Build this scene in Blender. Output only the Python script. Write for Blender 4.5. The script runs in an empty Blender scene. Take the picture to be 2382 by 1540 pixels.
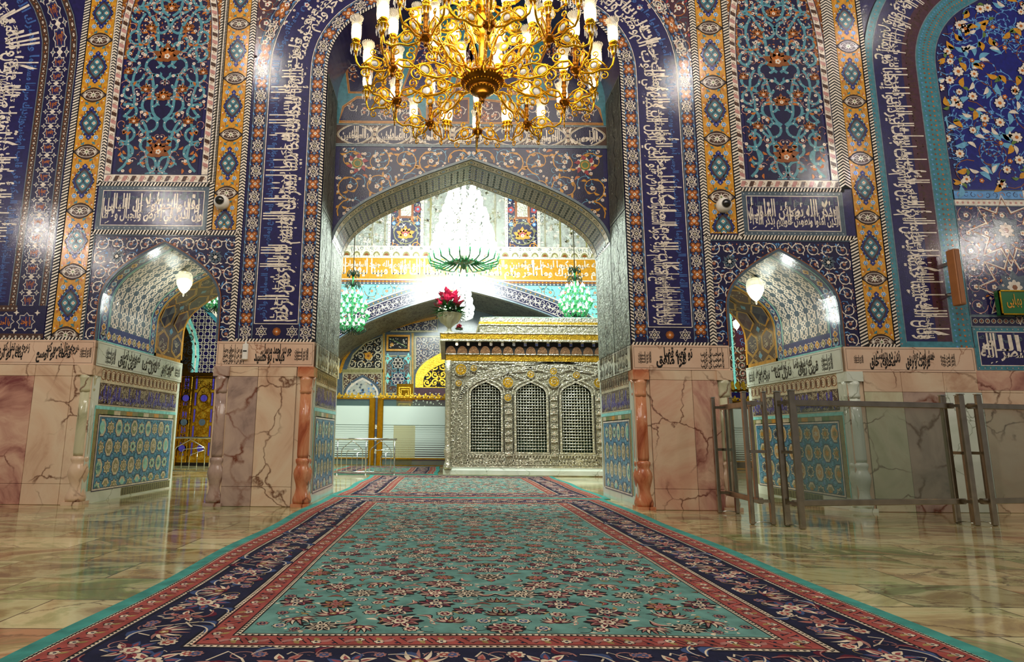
import bpy, bmesh, math, random
import numpy as np
from math import sin, cos, pi, radians as R
random.seed(7)
SC = bpy.context.scene
COL = SC.collection

# ---------------------------------------------------------------- camera
FPX, PITCH, ROLL, PPX, EYE = 1420.0, .1707, .0086, 1042.0, 1.1
cd = bpy.data.cameras.new('camera'); cam = bpy.data.objects.new('camera', cd); COL.objects.link(cam)
SC.camera = cam
cd.sensor_fit = 'HORIZONTAL'; cd.sensor_width = 36.0
cd.lens = FPX/2382*36.0
cd.shift_x = (1191-PPX)/2382
cd.clip_start = .05; cd.clip_end = 200
cam.location = (0, 0, EYE)
from mathutils import Matrix, Vector
cam.rotation_euler = (Matrix.Rotation(pi/2+PITCH, 4, 'X') @ Matrix.Rotation(ROLL, 4, 'Z')).to_euler()
_cr, _sr, _cp, _sp = cos(ROLL), sin(ROLL), cos(PITCH), sin(PITCH)
def at(u, v, Y):                       # a point (x, z) on the frontal plane at depth Y, as measured in the photograph
    x, y = (u-PPX)/FPX, (v-770)/FPX
    x, y = x*_cr+y*_sr, -x*_sr+y*_cr
    t = Y/(_cp+y*_sp)
    return x*t, EYE+(_sp-y*_cp)*t

# ---------------------------------------------------------------- world, lights, exposure
SC.view_settings.view_transform = 'Standard'; SC.view_settings.look = 'None'
SC.view_settings.gamma = 1; SC.view_settings.exposure = 0.0
SC.view_settings.use_curve_mapping = False
SC.cycles.use_denoising = True
SC.cycles.max_bounces = 7; SC.cycles.transparent_max_bounces = 12
SC.cycles.sample_clamp_indirect = 6; SC.cycles.caustics_reflective = False; SC.cycles.caustics_refractive = False
W = bpy.data.worlds.new('hall_air'); SC.world = W; W.use_nodes = True
W.node_tree.nodes['Background'].inputs[0].default_value = (1.0, .93, .86, 1)
W.node_tree.nodes['Background'].inputs[1].default_value = WORLD_S = .16
def light(name, kind, loc, power, col, size=.1, rot=None, size_y=None, spread=None):
    l = bpy.data.lights.new(name, kind); l.energy = power; l.color = col
    if kind == 'AREA':
        l.size = size
        if size_y: l.shape = 'RECTANGLE'; l.size_y = size_y
        if spread: l.spread = spread
    else: l.shadow_soft_size = size
    o = bpy.data.objects.new(name, l); COL.objects.link(o); o.location = loc
    if rot: o.rotation_euler = rot
    return o
WARM = (1, .92, .82); COOL = (.90, 1, .93)
# chandeliers of the hall behind the camera: broad light plus small bright sources that glint in the glaze
light('hall_chandelier_light', 'AREA', (0.4, 1.5, 9.5), 540, WARM, 7, (R(38), 0, 0))
def glint(u, v, Y0, Yl, power, size=.16, col=(1, .93, .86)):      # a hall lamp whose mirror image lies at pixel (u, v) of the wall
    x, z = at(u, v, Y0)
    k = (Y0-Yl)/Y0
    light('hall_lamp_light', 'POINT', (x+x*k, Yl, z+(z-EYE)*k), power, col, size)
glint(612, 150, 9.8, 5.0, 230, .08); glint(1592, 185, 9.8, 5.0, 230, .08)
glint(400, 490, 9.8, 4.0, 230, .11); glint(1930, 405, 9.8, 4.0, 200, .08)
glint(110, 545, 9.8, 4.5, 260, .15); glint(2275, 575, 9.8, 4.5, 230, .15)
glint(1985, 95, 9.8, 4.5, 110, .07); glint(225, 600, 9.8, 4.8, 110, .12)
# the shrine room behind the arches
light('shrine_chandelier_light', 'POINT', (.45, 15.6, 6.2), 200, COOL, .5)
light('shrine_chandelier_light', 'POINT', (.4, 21.5, 7.5), 700, COOL, .4)
light('shrine_fill_light', 'AREA', (.4, 17.5, 12.2), 700, COOL, 8, (0, 0, 0))
light('shrine_fill_light', 'AREA', (.4, 13.6, 9.6), 1900, COOL, 5, (R(52), 0, 0), 2)  # added fill, hidden above the arch, brightens the cage and back wall
light('shrine_fill_light', 'AREA', (-7, 18.5, 8.5), 260, (.86, 1, .82), 4, (0, 0, 0))  # this and the next: added greenish fill over the side passages
light('shrine_fill_light', 'AREA', (9, 18.5, 8.5), 260, (.86, 1, .86), 4, (0, 0, 0))

# ---------------------------------------------------------------- materials
def lin(c):
    if isinstance(c, str):
        c = [int(c[i:i+2], 16)/255 for i in (0, 2, 4)]
    return tuple((x/12.92 if x <= .04045 else ((x+.055)/1.055)**2.4) for x in c)+(1,)
def newmat(name):
    m = bpy.data.materials.new(name); m.use_nodes = True
    nt = m.node_tree; b = nt.nodes['Principled BSDF']
    return m, nt, b
def N(nt, t, **k):
    n = nt.nodes.new(t)
    for a, v in k.items(): setattr(n, a, v)
    return n
def surf(name, col, rough=.5, metal=0.0, var=.12, vs=6.0, bump=0.0, bs=60.0, bd=.002, spec=.5, coat=0.0, col2=None, detail=3):
    m, nt, b = newmat(name)
    tc = N(nt, 'ShaderNodeTexCoord')
    n = N(nt, 'ShaderNodeTexNoise'); n.inputs['Scale'].default_value = vs; n.inputs['Detail'].default_value = detail
    nt.links.new(tc.outputs['Object'], n.inputs['Vector'])
    r = N(nt, 'ShaderNodeValToRGB')
    c = lin(col); d = lin(col2) if col2 else tuple(x*(1-var*1.6) for x in c[:3])+(1,)
    e = tuple(min(1, x*(1+var)) for x in c[:3])+(1,)
    r.color_ramp.elements[0].position = .32; r.color_ramp.elements[0].color = d
    r.color_ramp.elements[1].position = .66; r.color_ramp.elements[1].color = e
    nt.links.new(n.outputs['Fac'], r.inputs[0]); nt.links.new(r.outputs[0], b.inputs['Base Color'])
    b.inputs['Roughness'].default_value = rough; b.inputs['Metallic'].default_value = metal
    b.inputs['Specular IOR Level'].default_value = spec; b.inputs['Coat Weight'].default_value = coat
    b.inputs['Coat Roughness'].default_value = .03
    if bump:
        n2 = N(nt, 'ShaderNodeTexNoise'); n2.inputs['Scale'].default_value = bs; n2.inputs['Detail'].default_value = 2
        nt.links.new(tc.outputs['Object'], n2.inputs['Vector'])
        bp = N(nt, 'ShaderNodeBump'); bp.inputs['Strength'].default_value = bump; bp.inputs['Distance'].default_value = bd
        nt.links.new(n2.outputs['Fac'], bp.inputs['Height']); nt.links.new(bp.outputs[0], b.inputs['Normal'])
        if coat: nt.links.new(bp.outputs[0], b.inputs['Coat Normal'])
    return m
def tile(name, col, var=.14): return surf(name, col, rough=.35, var=var, vs=14, bump=.62, bs=64, bd=.0024, spec=.3, coat=.8)
M = {}
for k, c in dict(navy='1d164f', blue='1d2a6c', deep='150f3c', white='e6d8c6', turq='548f9c', gold='cf9020', brown='8a4c1a', orange='c06c24',
                 black='17131c', grey='6f7f86', slate='4c5b68', teal='3f7f8c', lblue='5f97cf', cream='d6c8a6', pink='c08a82', wine='4a2634',
                 green='5f7a3a', aqua='86dad2', violet='4a3fa8', dkbrown='4a2f22', red='a13238', khaki='8b8452', sky='6aa7c8', mint='9ed2b4', kblue='3f62a0', lake='3f86a6', ultra='131a72').items():
    M[k] = tile('glazed_'+k, c)
M['steel'] = surf('brushed_steel', 'b9b6ac', .22, 1, .06, 9, .1, 90, .001)
M['chrome'] = surf('bright_steel', 'd8dcd6', .14, 1, .04, 9)
M['brass'] = surf('polished_gold', 'ecb52c', .2, 1, .12, 8, .25, 30, .004)
M['gilt'] = surf('gilded_relief', 'e6b83a', .34, .85, .2, 12, .8, 26, .02)
M['silver'] = surf('repousse_silver', 'e2dec6', .3, .75, .2, 10, 1.0, 22, .03)
M['silverdk'] = surf('aged_silver', 'a39e86', .42, .7, .25, 12, 1.0, 36, .02)
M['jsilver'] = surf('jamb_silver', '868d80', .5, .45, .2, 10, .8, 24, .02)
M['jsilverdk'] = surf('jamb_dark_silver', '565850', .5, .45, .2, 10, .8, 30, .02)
M['mirror'] = surf('mirror_mosaic', 'dfe2da', .12, .9, .12, 20, 1.0, 55, .03)
M['soot'] = surf('matt_black', '0d0c0e', .8, 0, .1, 5)  # plain black of stripes, outlines and openings
M['plastic_white'] = surf('white_plastic', 'e9e4da', .35, 0, .03, 5)
M['plastic_black'] = surf('black_dome', '0a0a0c', .06, 0, .03, 5, coat=1)
M['stucco'] = surf('plain_plaster', 'a89b86', .8, 0, .1, 3)
def emis(name, col, s):
    m, nt, b = newmat(name); b.inputs['Base Color'].default_value = lin(col)
    b.inputs['Emission Color'].default_value = lin(col); b.inputs['Emission Strength'].default_value = s
    return m
M['bulb'] = emis('lamp_glow_warm', 'fff0d2', 9)
M['bulbcool'] = emis('lamp_glow_cool', 'f4fff8', 7)
def glassy(name, col, rough=.05, alpha=.25, tr=0.0, spec=.6):
    m, nt, b = newmat(name); b.inputs['Base Color'].default_value = lin(col); b.inputs['Roughness'].default_value = rough
    b.inputs['Alpha'].default_value = alpha; b.inputs['Specular IOR Level'].default_value = spec
    b.inputs['Transmission Weight'].default_value = tr; b.inputs['Coat Weight'].default_value = .6
    return m
M['glass'] = glassy('clear_glass', '5c7566', .02, .30)
M['glassedge'] = glassy('cut_glass', 'fff6e0', .12, .45)
M['crystal'] = glassy('crystal', 'ffffff', .08, .65)
M['frost'] = glassy('frosted_glass', 'cfdcd2', .5, .86)
M['greenglass'] = glassy('green_glass', '1f8a4a', .1, .85)

def marble(name, cols, vein='5a3a26', scale=1.1, veinw=.03, rough=.16, stretch=(1, 1, 1), vs=1.5, vein_amt=1.0):
    m, nt, b = newmat(name)
    tc = N(nt, 'ShaderNodeTexCoord'); mp = N(nt, 'ShaderNodeMapping'); mp.inputs['Scale'].default_value = stretch
    nt.links.new(tc.outputs['Object'], mp.inputs['Vector'])
    n = N(nt, 'ShaderNodeTexNoise'); n.inputs['Scale'].default_value = scale; n.inputs['Detail'].default_value = 9; n.inputs['Distortion'].default_value = 1.3
    n.inputs['Roughness'].default_value = .6
    nt.links.new(mp.outputs[0], n.inputs['Vector'])
    r = N(nt, 'ShaderNodeValToRGB'); cr = r.color_ramp
    for i, c in enumerate(cols):
        p = .3+.42*i/(len(cols)-1)
        e = cr.elements[i] if i < 2 else cr.elements.new(p)
        e.position = p; e.color = lin(c)
    nt.links.new(n.outputs['Fac'], r.inputs[0])
    v = N(nt, 'ShaderNodeTexVoronoi', feature='DISTANCE_TO_EDGE'); v.inputs['Scale'].default_value = vs
    mx = N(nt, 'ShaderNodeMix', data_type='RGBA', blend_type='LINEAR_LIGHT'); mx.inputs[0].default_value = .28
    n3 = N(nt, 'ShaderNodeTexNoise'); n3.inputs['Scale'].default_value = 2.2; n3.inputs['Detail'].default_value = 5
    nt.links.new(mp.outputs[0], n3.inputs['Vector'])
    nt.links.new(mp.outputs[0], mx.inputs[6]); nt.links.new(n3.outputs['Color'], mx.inputs[7]); nt.links.new(mx.outputs[2], v.inputs['Vector'])
    vr = N(nt, 'ShaderNodeValToRGB'); vr.color_ramp.elements[0].color = (vein_amt,)*3+(1,); vr.color_ramp.elements[1].color = (0, 0, 0, 1); vr.color_ramp.elements[1].position = veinw
    nt.links.new(v.outputs['Distance'], vr.inputs[0])
    mask = N(nt, 'ShaderNodeMath', operation='MULTIPLY')
    n4 = N(nt, 'ShaderNodeTexNoise'); n4.inputs['Scale'].default_value = 1.3
    nt.links.new(tc.outputs['Object'], n4.inputs['Vector'])
    r4 = N(nt, 'ShaderNodeValToRGB'); r4.color_ramp.elements[0].position = .42; r4.color_ramp.elements[1].position = .56
    nt.links.new(n4.outputs['Fac'], r4.inputs[0])
    nt.links.new(vr.outputs[0], mask.inputs[0]); nt.links.new(r4.outputs[0], mask.inputs[1])
    m2 = N(nt, 'ShaderNodeMix', data_type='RGBA'); m2.inputs[7].default_value = lin(vein)
    nt.links.new(mask.outputs[0], m2.inputs[0]); nt.links.new(r.outputs[0], m2.inputs[6])
    nt.links.new(m2.outputs[2], b.inputs['Base Color'])
    b.inputs['Roughness'].default_value = rough; b.inputs['Coat Weight'].default_value = .3; b.inputs['Coat Roughness'].default_value = .1
    return m
M['mpink'] = marble('pink_onyx', ['7a3f3c', 'b98673', 'd3ab90', 'c49a80'], '6b2f22', 1.3)
M['mcream'] = marble('cream_marble', ['b98f72', 'd6b596', 'dcc3a4', 'cfae92'], '6a4028', .8)
M['mgrey'] = marble('grey_pink_marble', ['7f6a60', 'a58a7c', 'b79c8a', 'c0a48f'], '6e3418', 1.5, .05)
M['mband'] = marble('pale_rose_marble', ['cfa78c', 'dab79c', 'dfc3a8'], '9a6a50', 1.0, .012)
M['mwhite'] = marble('white_and_lit_marble', ['c4cdb8', 'd6dccb', 'e2e6d8'], '8a9078', 1.0, .015)  # white stone; on the reveals its mint tone is painted shrine light
M['morange'] = marble('orange_onyx', ['8f3d1e', 'c0714a', 'd69a70', 'a5532c'], '6b2512', 2.2, .03, stretch=(1, 1, .5))
M['mgreen'] = marble('green_cream_marble', ['9a9a74', 'b9b590', 'cdc6a4', 'b9a684'], '6a4028', 1.0)
M['mpeach'] = marble('peach_onyx', ['a8695c', 'cf9f84', 'd9b99a', 'cda184'], '6b3a2a', .7, .022)
M['joint'] = surf('marble_joint', '6b5544', .6)
M['ink'] = surf('black_inlay', '171310', .3)

def floor_mat():
    m, nt, b = newmat('polished_onyx_floor')
    tc = N(nt, 'ShaderNodeTexCoord')
    br = N(nt, 'ShaderNodeTexBrick'); br.inputs['Scale'].default_value = 1
    br.inputs['Brick Width'].default_value = 1.05; br.inputs['Row Height'].default_value = .62; br.inputs['Mortar Size'].default_value = .006
    br.inputs['Color1'].default_value = (0, 0, 0, 1); br.inputs['Color2'].default_value = (1, 1, 1, 1); br.inputs['Mortar'].default_value = (.5, .5, .5, 1)
    br.inputs['Bias'].default_value = 0
    nt.links.new(tc.outputs['Object'], br.inputs['Vector'])
    # every slab cuts the stone at another place
    vm = N(nt, 'ShaderNodeVectorMath', operation='MULTIPLY_ADD'); vm.inputs[1].default_value = (37, 19, 11)
    nt.links.new(br.outputs['Color'], vm.inputs[0]); nt.links.new(tc.outputs['Object'], vm.inputs[2])
    mp = N(nt, 'ShaderNodeMapping'); mp.inputs['Scale'].default_value = (.65, 1.15, 1); nt.links.new(vm.outputs[0], mp.inputs[0])
    n = N(nt, 'ShaderNodeTexNoise'); n.inputs['Scale'].default_value = 1.1; n.inputs['Detail'].default_value = 8; n.inputs['Roughness'].default_value = .62; n.inputs['Distortion'].default_value = 1.1
    nt.links.new(mp.outputs[0], n.inputs['Vector'])
    r = N(nt, 'ShaderNodeValToRGB'); cr = r.color_ramp
    L = [(.30, '2e1614'), (.38, '6f3c2e'), (.42, '9c7c50'), (.46, 'c2b080'), (.51, 'd2c898'), (.55, '8f9a62'), (.60, '4d5a34'), (.66, 'b07a58')]
    for i, (p, c) in enumerate(L):
        e = cr.elements[i] if i < 2 else cr.elements.new(p)
        e.position = p; e.color = lin(c)
    nt.links.new(n.outputs['Fac'], r.inputs[0])
    r2 = N(nt, 'ShaderNodeValToRGB'); cr = r2.color_ramp
    for i, (p, c) in enumerate([(.0, '8a4a38'), (.2, 'c6b684'), (.4, '45502e'), (.6, 'd0c496'), (.8, '74804a'), (1, 'b07658')]):
        e = cr.elements[i] if i < 2 else cr.elements.new(p)
        e.position = p; e.color = lin(c)
    nt.links.new(br.outputs['Color'], r2.inputs[0])
    mx = N(nt, 'ShaderNodeMix', data_type='RGBA'); mx.inputs[0].default_value = .52
    nt.links.new(r.outputs[0], mx.inputs[6]); nt.links.new(r2.outputs[0], mx.inputs[7])
    v = N(nt, 'ShaderNodeTexVoronoi', feature='DISTANCE_TO_EDGE'); v.inputs['Scale'].default_value = 1.1
    mv = N(nt, 'ShaderNodeMix', data_type='RGBA', blend_type='LINEAR_LIGHT'); mv.inputs[0].default_value = .4
    nt.links.new(mp.outputs[0], mv.inputs[6]); nt.links.new(n.outputs['Color'], mv.inputs[7]); nt.links.new(mv.outputs[2], v.inputs['Vector'])
    vr = N(nt, 'ShaderNodeValToRGB'); vr.color_ramp.elements[0].color = (.75,)*3+(1,); vr.color_ramp.elements[1].color = (0, 0, 0, 1); vr.color_ramp.elements[1].position = .022
    nt.links.new(v.outputs['Distance'], vr.inputs[0])
    m2 = N(nt, 'ShaderNodeMix', data_type='RGBA'); m2.inputs[7].default_value = lin('4d3020')
    nt.links.new(vr.outputs[0], m2.inputs[0]); nt.links.new(mx.outputs[2], m2.inputs[6])
    m3 = N(nt, 'ShaderNodeMix', data_type='RGBA'); m3.inputs[7].default_value = lin('3f3626')
    nt.links.new(br.outputs['Fac'], m3.inputs[0]); nt.links.new(m2.outputs[2], m3.inputs[6])
    nt.links.new(m3.outputs[2], b.inputs['Base Color'])
    n5 = N(nt, 'ShaderNodeTexNoise'); n5.inputs['Scale'].default_value = 1.6
    bp = N(nt, 'ShaderNodeBump'); bp.inputs['Strength'].default_value = .25; bp.inputs['Distance'].default_value = .006
    nt.links.new(tc.outputs['Object'], n5.inputs['Vector']); nt.links.new(n5.outputs['Fac'], bp.inputs['Height']); nt.links.new(bp.outputs[0], b.inputs['Normal'])
    b.inputs['Roughness'].default_value = .09; b.inputs['Specular IOR Level'].default_value = .65
    return m
M['floor'] = floor_mat()

# ---------------------------------------------------------------- naming
def tag(o, label=None, cat=None, group=None, kind=None):
    if label: o['label'] = label
    if cat: o['category'] = cat
    if group: o['group'] = group
    if kind: o['kind'] = kind
    return o
def empty(name, loc=(0, 0, 0), label=None, cat=None, group=None, kind=None, rz=0):
    o = bpy.data.objects.new(name, None); COL.objects.link(o); o.location = loc; o.rotation_euler.z = rz; o.empty_display_size = .1
    return tag(o, label, cat, group, kind)
def link(name, me, parent=None, loc=None):
    o = bpy.data.objects.new(name, me); COL.objects.link(o)
    if parent: o.parent = parent
    if loc: o.location = loc
    return o
def copy_tree(o, parent=None, loc=None, rz=None):
    c = o.copy(); COL.objects.link(c); c.parent = parent
    if loc is not None: c.location = loc
    if rz is not None: c.rotation_euler.z = rz
    for ch in list(o.children): copy_tree(ch, c)
    return c

# ---------------------------------------------------------------- solid mesh builder
class MB:
    def __init__(s): s.v = []; s.f = []; s.m = []; s.mats = []; s.sm = []
    def mi(s, m):
        m = M[m] if isinstance(m, str) else m
        if m not in s.mats: s.mats.append(m)
        return s.mats.index(m)
    def add(s, vs, fs, m, smooth=False):
        b = len(s.v); s.v += [tuple(p) for p in vs]; k = s.mi(m)
        for f in fs: s.f.append([b+i for i in f]); s.m.append(k); s.sm.append(smooth)
    def box(s, x0, x1, y0, y1, z0, z1, m):
        s.add([(x, y, z) for x in (x0, x1) for y in (y0, y1) for z in (z0, z1)],
              [(0, 1, 3, 2), (4, 6, 7, 5), (0, 4, 5, 1), (2, 3, 7, 6), (0, 2, 6, 4), (1, 5, 7, 3)], m)
    def bevbox(s, x0, x1, y0, y1, z0, z1, m, b=.01):      # chamfered on the four vertical edges and the rims
        P = lambda e, z: [(x0+e+b, y0+e, z), (x1-e-b, y0+e, z), (x1-e, y0+e+b, z), (x1-e, y1-e-b, z), (x1-e-b, y1-e, z), (x0+e+b, y1-e, z), (x0+e, y1-e-b, z), (x0+e, y0+e+b, z)]
        vs = P(b, z0)+P(0, z0+b)+P(0, z1-b)+P(b, z1)
        fs = [tuple(range(7, -1, -1)), tuple(range(24, 32))]
        for r in range(3):
            for i in range(8): fs.append((r*8+i, r*8+(i+1) % 8, (r+1)*8+(i+1) % 8, (r+1)*8+i))
        s.add(vs, fs, m)
    def tube(s, pts, r, m, n=8, cap=True, close=False):
        pts = [Vector(p) for p in pts]; rs = r if hasattr(r, '__len__') else [r]*len(pts)
        vs = []; L = len(pts); up = None
        for i, p in enumerate(pts):
            a = pts[(i-1) % L] if (i or close) else p; c = pts[(i+1) % L] if (i < L-1 or close) else p
            t = (c-a)
            t = t.normalized() if t.length > 1e-9 else Vector((0, 0, 1))
            if up is None: up = Vector((0, 0, 1)) if abs(t.z) < .9 else Vector((1, 0, 0))
            x = t.cross(up)
            if x.length < 1e-4: x = t.orthogonal()
            x.normalize(); y = x.cross(t).normalized(); up = y
            for k in range(n): vs.append(p+(x*cos(2*pi*k/n)+y*sin(2*pi*k/n))*rs[i])
        fs = []
        for i in range(L if close else L-1):
            j = (i+1) % L
            for k in range(n): fs.append((i*n+k, i*n+(k+1) % n, j*n+(k+1) % n, j*n+k))
        if cap and not close: fs += [tuple(range(n-1, -1, -1)), tuple((L-1)*n+k for k in range(n))]
        s.add(vs, fs, m, True)
    def lathe(s, prof, m, n=20, c=(0, 0, 0), flute=0, nf=8, smooth=True):
        vs = []
        for r, z in prof:
            for k in range(n):
                a = 2*pi*k/n; q = r*(1+flute*cos(nf*a)); vs.append((c[0]+q*cos(a), c[1]+q*sin(a), c[2]+z))
        fs = [(i*n+k, i*n+(k+1) % n, (i+1)*n+(k+1) % n, (i+1)*n+k) for i in range(len(prof)-1) for k in range(n)]
        if prof[0][0] > 1e-4: fs.append(tuple(range(n-1, -1, -1)))
        if prof[-1][0] > 1e-4: fs.append(tuple((len(prof)-1)*n+k for k in range(n)))
        s.add(vs, fs, m, smooth)
    def ball(s, c, r, m, n=8, sz=1): s.lathe([(r*sin(pi*i/(n//2+1)) if 0 < i < n//2+1 else 1e-5, -r*sz*cos(pi*i/(n//2+1))) for i in range(n//2+2)], m, n, c)
    def prism(s, poly, y0, y1, m):                         # polygon in xz pushed along y
        n = len(poly); s.add([(x, y0, z) for x, z in poly]+[(x, y1, z) for x, z in poly],
                             [tuple(range(n)), tuple(range(2*n-1, n-1, -1))]+[(i, (i+1) % n, n+(i+1) % n, n+i) for i in range(n)], m)
    def mesh(s, name):
        me = bpy.data.meshes.new(name); me.from_pydata(s.v, [], s.f)
        for m in s.mats: me.materials.append(m)
        me.polygons.foreach_set('material_index', s.m); me.polygons.foreach_set('use_smooth', s.sm); me.update()
        return me
    def build(s, name, parent=None, loc=None): return link(name, s.mesh(name), parent, loc)

# ---------------------------------------------------------------- ornament builder (inlay in a surface's own u, v)
class Orn:
    def __init__(s): s.P = []                              # list of (V n x 3, faces, material)
    def add(s, V, F, m): s.P.append((np.asarray(V, float), F, m))
    def poly(s, pts, m, z=1):
        p = np.asarray(pts, float); n = len(p); c = p.mean(0)
        V = np.zeros((n+1, 3)); V[:n, :2] = p; V[n, :2] = c; V[:, 2] = z
        s.add(V, [(i, (i+1) % n, n) for i in range(n)], m)
    def rect(s, x0, x1, y0, y1, m, z=0, nx=1, ny=1):
        X, Y = np.meshgrid(np.linspace(x0, x1, nx+1), np.linspace(y0, y1, ny+1)); V = np.c_[X.ravel(), Y.ravel(), np.full(X.size, z)]
        s.add(V, [(j*(nx+1)+i, j*(nx+1)+i+1, (j+1)*(nx+1)+i+1, (j+1)*(nx+1)+i) for j in range(ny) for i in range(nx)], m)
    def rib(s, pts, w, m, z=1, close=False, taper=False):
        p = np.asarray(pts, float); n = len(p)
        if close: d = np.roll(p, -1, 0)-np.roll(p, 1, 0)
        else: d = np.gradient(p, axis=0)
        d /= np.maximum(np.hypot(d[:, 0], d[:, 1]), 1e-9)[:, None]; nn = np.c_[-d[:, 1], d[:, 0]]
        ww = np.full(n, w/2.0)
        if taper: ww = ww*np.linspace(1, .25, n)
        V = np.zeros((2*n, 3)); V[:n, :2] = p+nn*ww[:, None]; V[n:, :2] = p-nn*ww[:, None]; V[:, 2] = z
        s.add(V, [(i, (i+1) % n, n+(i+1) % n, n+i) for i in range(n if close else n-1)], m)
    def frame(s, x0, x1, y0, y1, w, m, z=1):
        s.rect(x0, x1, y0, y0+w, m, z, 12); s.rect(x0, x1, y1-w, y1, m, z, 12); s.rect(x0, x0+w, y0+w, y1-w, m, z, 1, 12); s.rect(x1-w, x1, y0+w, y1-w, m, z, 1, 12)
    def disc(s, x, y, r, m, z=1, n=8): s.poly([(x+r*cos(2*pi*i/n), y+r*sin(2*pi*i/n)) for i in range(n)], m, z)
    def ring(s, x, y, r, w, m, z=1, n=12, ry=None): s.rib([(x+r*cos(2*pi*i/n), y+(ry or r)*sin(2*pi*i/n)) for i in range(n)], w, m, z, True)
    def star(s, x, y, r, q, n, m, z=1, rot=0, sx=1, sy=1):
        s.poly([(x+sx*(r if i % 2 == 0 else q)*cos(rot+pi*i/n), y+sy*(r if i % 2 == 0 else q)*sin(rot+pi*i/n)) for i in range(2*n)], m, z)
    def starline(s, x, y, r, q, n, w, m, z=1, rot=0, sx=1, sy=1):
        s.rib([(x+sx*(r if i % 2 == 0 else q)*cos(rot+pi*i/n), y+sy*(r if i % 2 == 0 else q)*sin(rot+pi*i/n)) for i in range(2*n)], w, m, z, True)
    def flower(s, x, y, r, n, m, c, z=2, line=None):
        k = 4*n
        P = [(x+r*(.72+.28*abs(cos(pi*i*n/k)))*cos(2*pi*i/k), y+r*(.72+.28*abs(cos(pi*i*n/k)))*sin(2*pi*i/k)) for i in range(k)]
        if line: s.poly([(x+(a-x)*1.22, y+(b-y)*1.22) for a, b in P], line, z-.4)
        s.poly(P, m, z); s.disc(x, y, r*.36, c, z+.5, 6)
    def leaf(s, x, y, a, l, w, m, z=1, bend=.3):
        k = 5; P = []
        for sd in (1, -1):
            for i in (range(k+1) if sd > 0 else range(k-1, 0, -1)):
                t = i/k; q = w*sin(pi*t**.8)*.5*sd; b = bend*l*sin(pi*t)*.5
                P.append((x+cos(a)*l*t-sin(a)*(q+b), y+sin(a)*l*t+cos(a)*(q+b)))
        s.poly(P, m, z)
    def spiral(s, x, y, r0, r1, a0, turns, d, w, m, z=1, leafm=None, leafl=0, step=5, taper=True):
        n = max(10, int(14*turns)); P = []
        for i in range(n+1):
            t = i/n; r = r0+(r1-r0)*t; a = a0+d*2*pi*turns*t; P.append((x+r*cos(a), y+r*sin(a)))
        s.rib(P, w, m, z, taper=taper)
        if leafm:
            for q, i in enumerate(range(2, n-1, step)):
                a = a0+d*2*pi*turns*i/n
                s.leaf(P[i][0], P[i][1], a+(pi if q % 2 else 0)+d*.9*(1 if q % 2 == 0 else -1), leafl*(.7+.3*(i % 3)/2), leafl*.42, leafm if isinstance(leafm, str) else leafm[q % len(leafm)], z+.3)
        return P
    def stamp(s, o, x=0, y=0, sc=1, rot=0, sx=1, dz=0):
        c, q = cos(rot), sin(rot)
        for V, F, m in o.P:
            U = V.copy(); a = V[:, 0]*sc*sx; b = V[:, 1]*sc
            U[:, 0] = x+a*c-b*q; U[:, 1] = y+a*q+b*c; U[:, 2] += dz; s.P.append((U, F, m))
    def mirror(s, x0):
        for V, F, m in list(s.P):
            U = V.copy(); U[:, 0] = 2*x0-U[:, 0]; s.P.append((U, F, m))
    def clip(s, keep):                                      # keep(x, y) -> mask of vertices to keep
        out = []
        for V, F, m in s.P:
            k = keep(V[:, 0], V[:, 1])
            if k.all(): out.append((V, F, m))
            elif k.any(): out.append((V, [f for f in F if all(k[i] for i in f)], m))
        s.P = out
    def build(s, name, fmap, parent=None, h0=.004, dh=.0012):
        by = {}; Vs = []; Fs = []; Ms = []; b = 0; mats = []
        for V, F, m in s.P:
            if not F: continue
            if m not in mats: mats.append(m)
            k = mats.index(m); Vs.append(V)
            Fs += [[b+i for i in f] for f in F]; Ms += [k]*len(F); b += len(V)
        V = np.concatenate(Vs); X = fmap(V[:, 0], V[:, 1], h0+dh*V[:, 2])
        me = bpy.data.meshes.new(name); me.from_pydata(X.tolist(), [], Fs)
        for m in mats: me.materials.append(M[m] if isinstance(m, str) else m)
        me.polygons.foreach_set('material_index', Ms); me.update()
        return link(name, me, parent)
def front(Y): return lambda u, v, h: np.c_[u, Y-h, v]        # faces the camera
def facing_px(X): return lambda u, v, h: np.c_[X+h, u, v]    # side wall facing +x, u = depth
def facing_nx(X): return lambda u, v, h: np.c_[X-h, u, v]
def flat(z, x0=0, y0=0): return lambda u, v, h: np.c_[u+x0, v+y0, z+h]
class Path:                                                 # a line in the xz plane; u runs along it, v to its left
    def __init__(s, pts):
        p = np.asarray(pts, float); d = np.hypot(*np.diff(p, axis=0).T); s.c = np.r_[0, np.cumsum(d)]; s.L = s.c[-1]; s.p = p
        g = np.gradient(p, axis=0); g /= np.hypot(g[:, 0], g[:, 1])[:, None]; s.n = np.c_[-g[:, 1], g[:, 0]]
    def pt(s, u, v):
        u = np.asarray(u, float); v = np.asarray(v, float)
        e = np.clip(u-s.L, 0, None)
        f = lambda a: np.interp(u, s.c, a)
        return f(s.p[:, 0])+f(s.n[:, 0])*v, f(s.p[:, 1])+f(s.n[:, 1])*v
    def front(s, Y): return lambda u, v, h: np.c_[s.pt(u, v)[0], Y-h, s.pt(u, v)[1]]
    def soffit(s, sgn=1): return lambda u, v, h: np.c_[s.pt(u, -h*sgn)[0], v, s.pt(u, -h*sgn)[1]]   # v = depth

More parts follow.
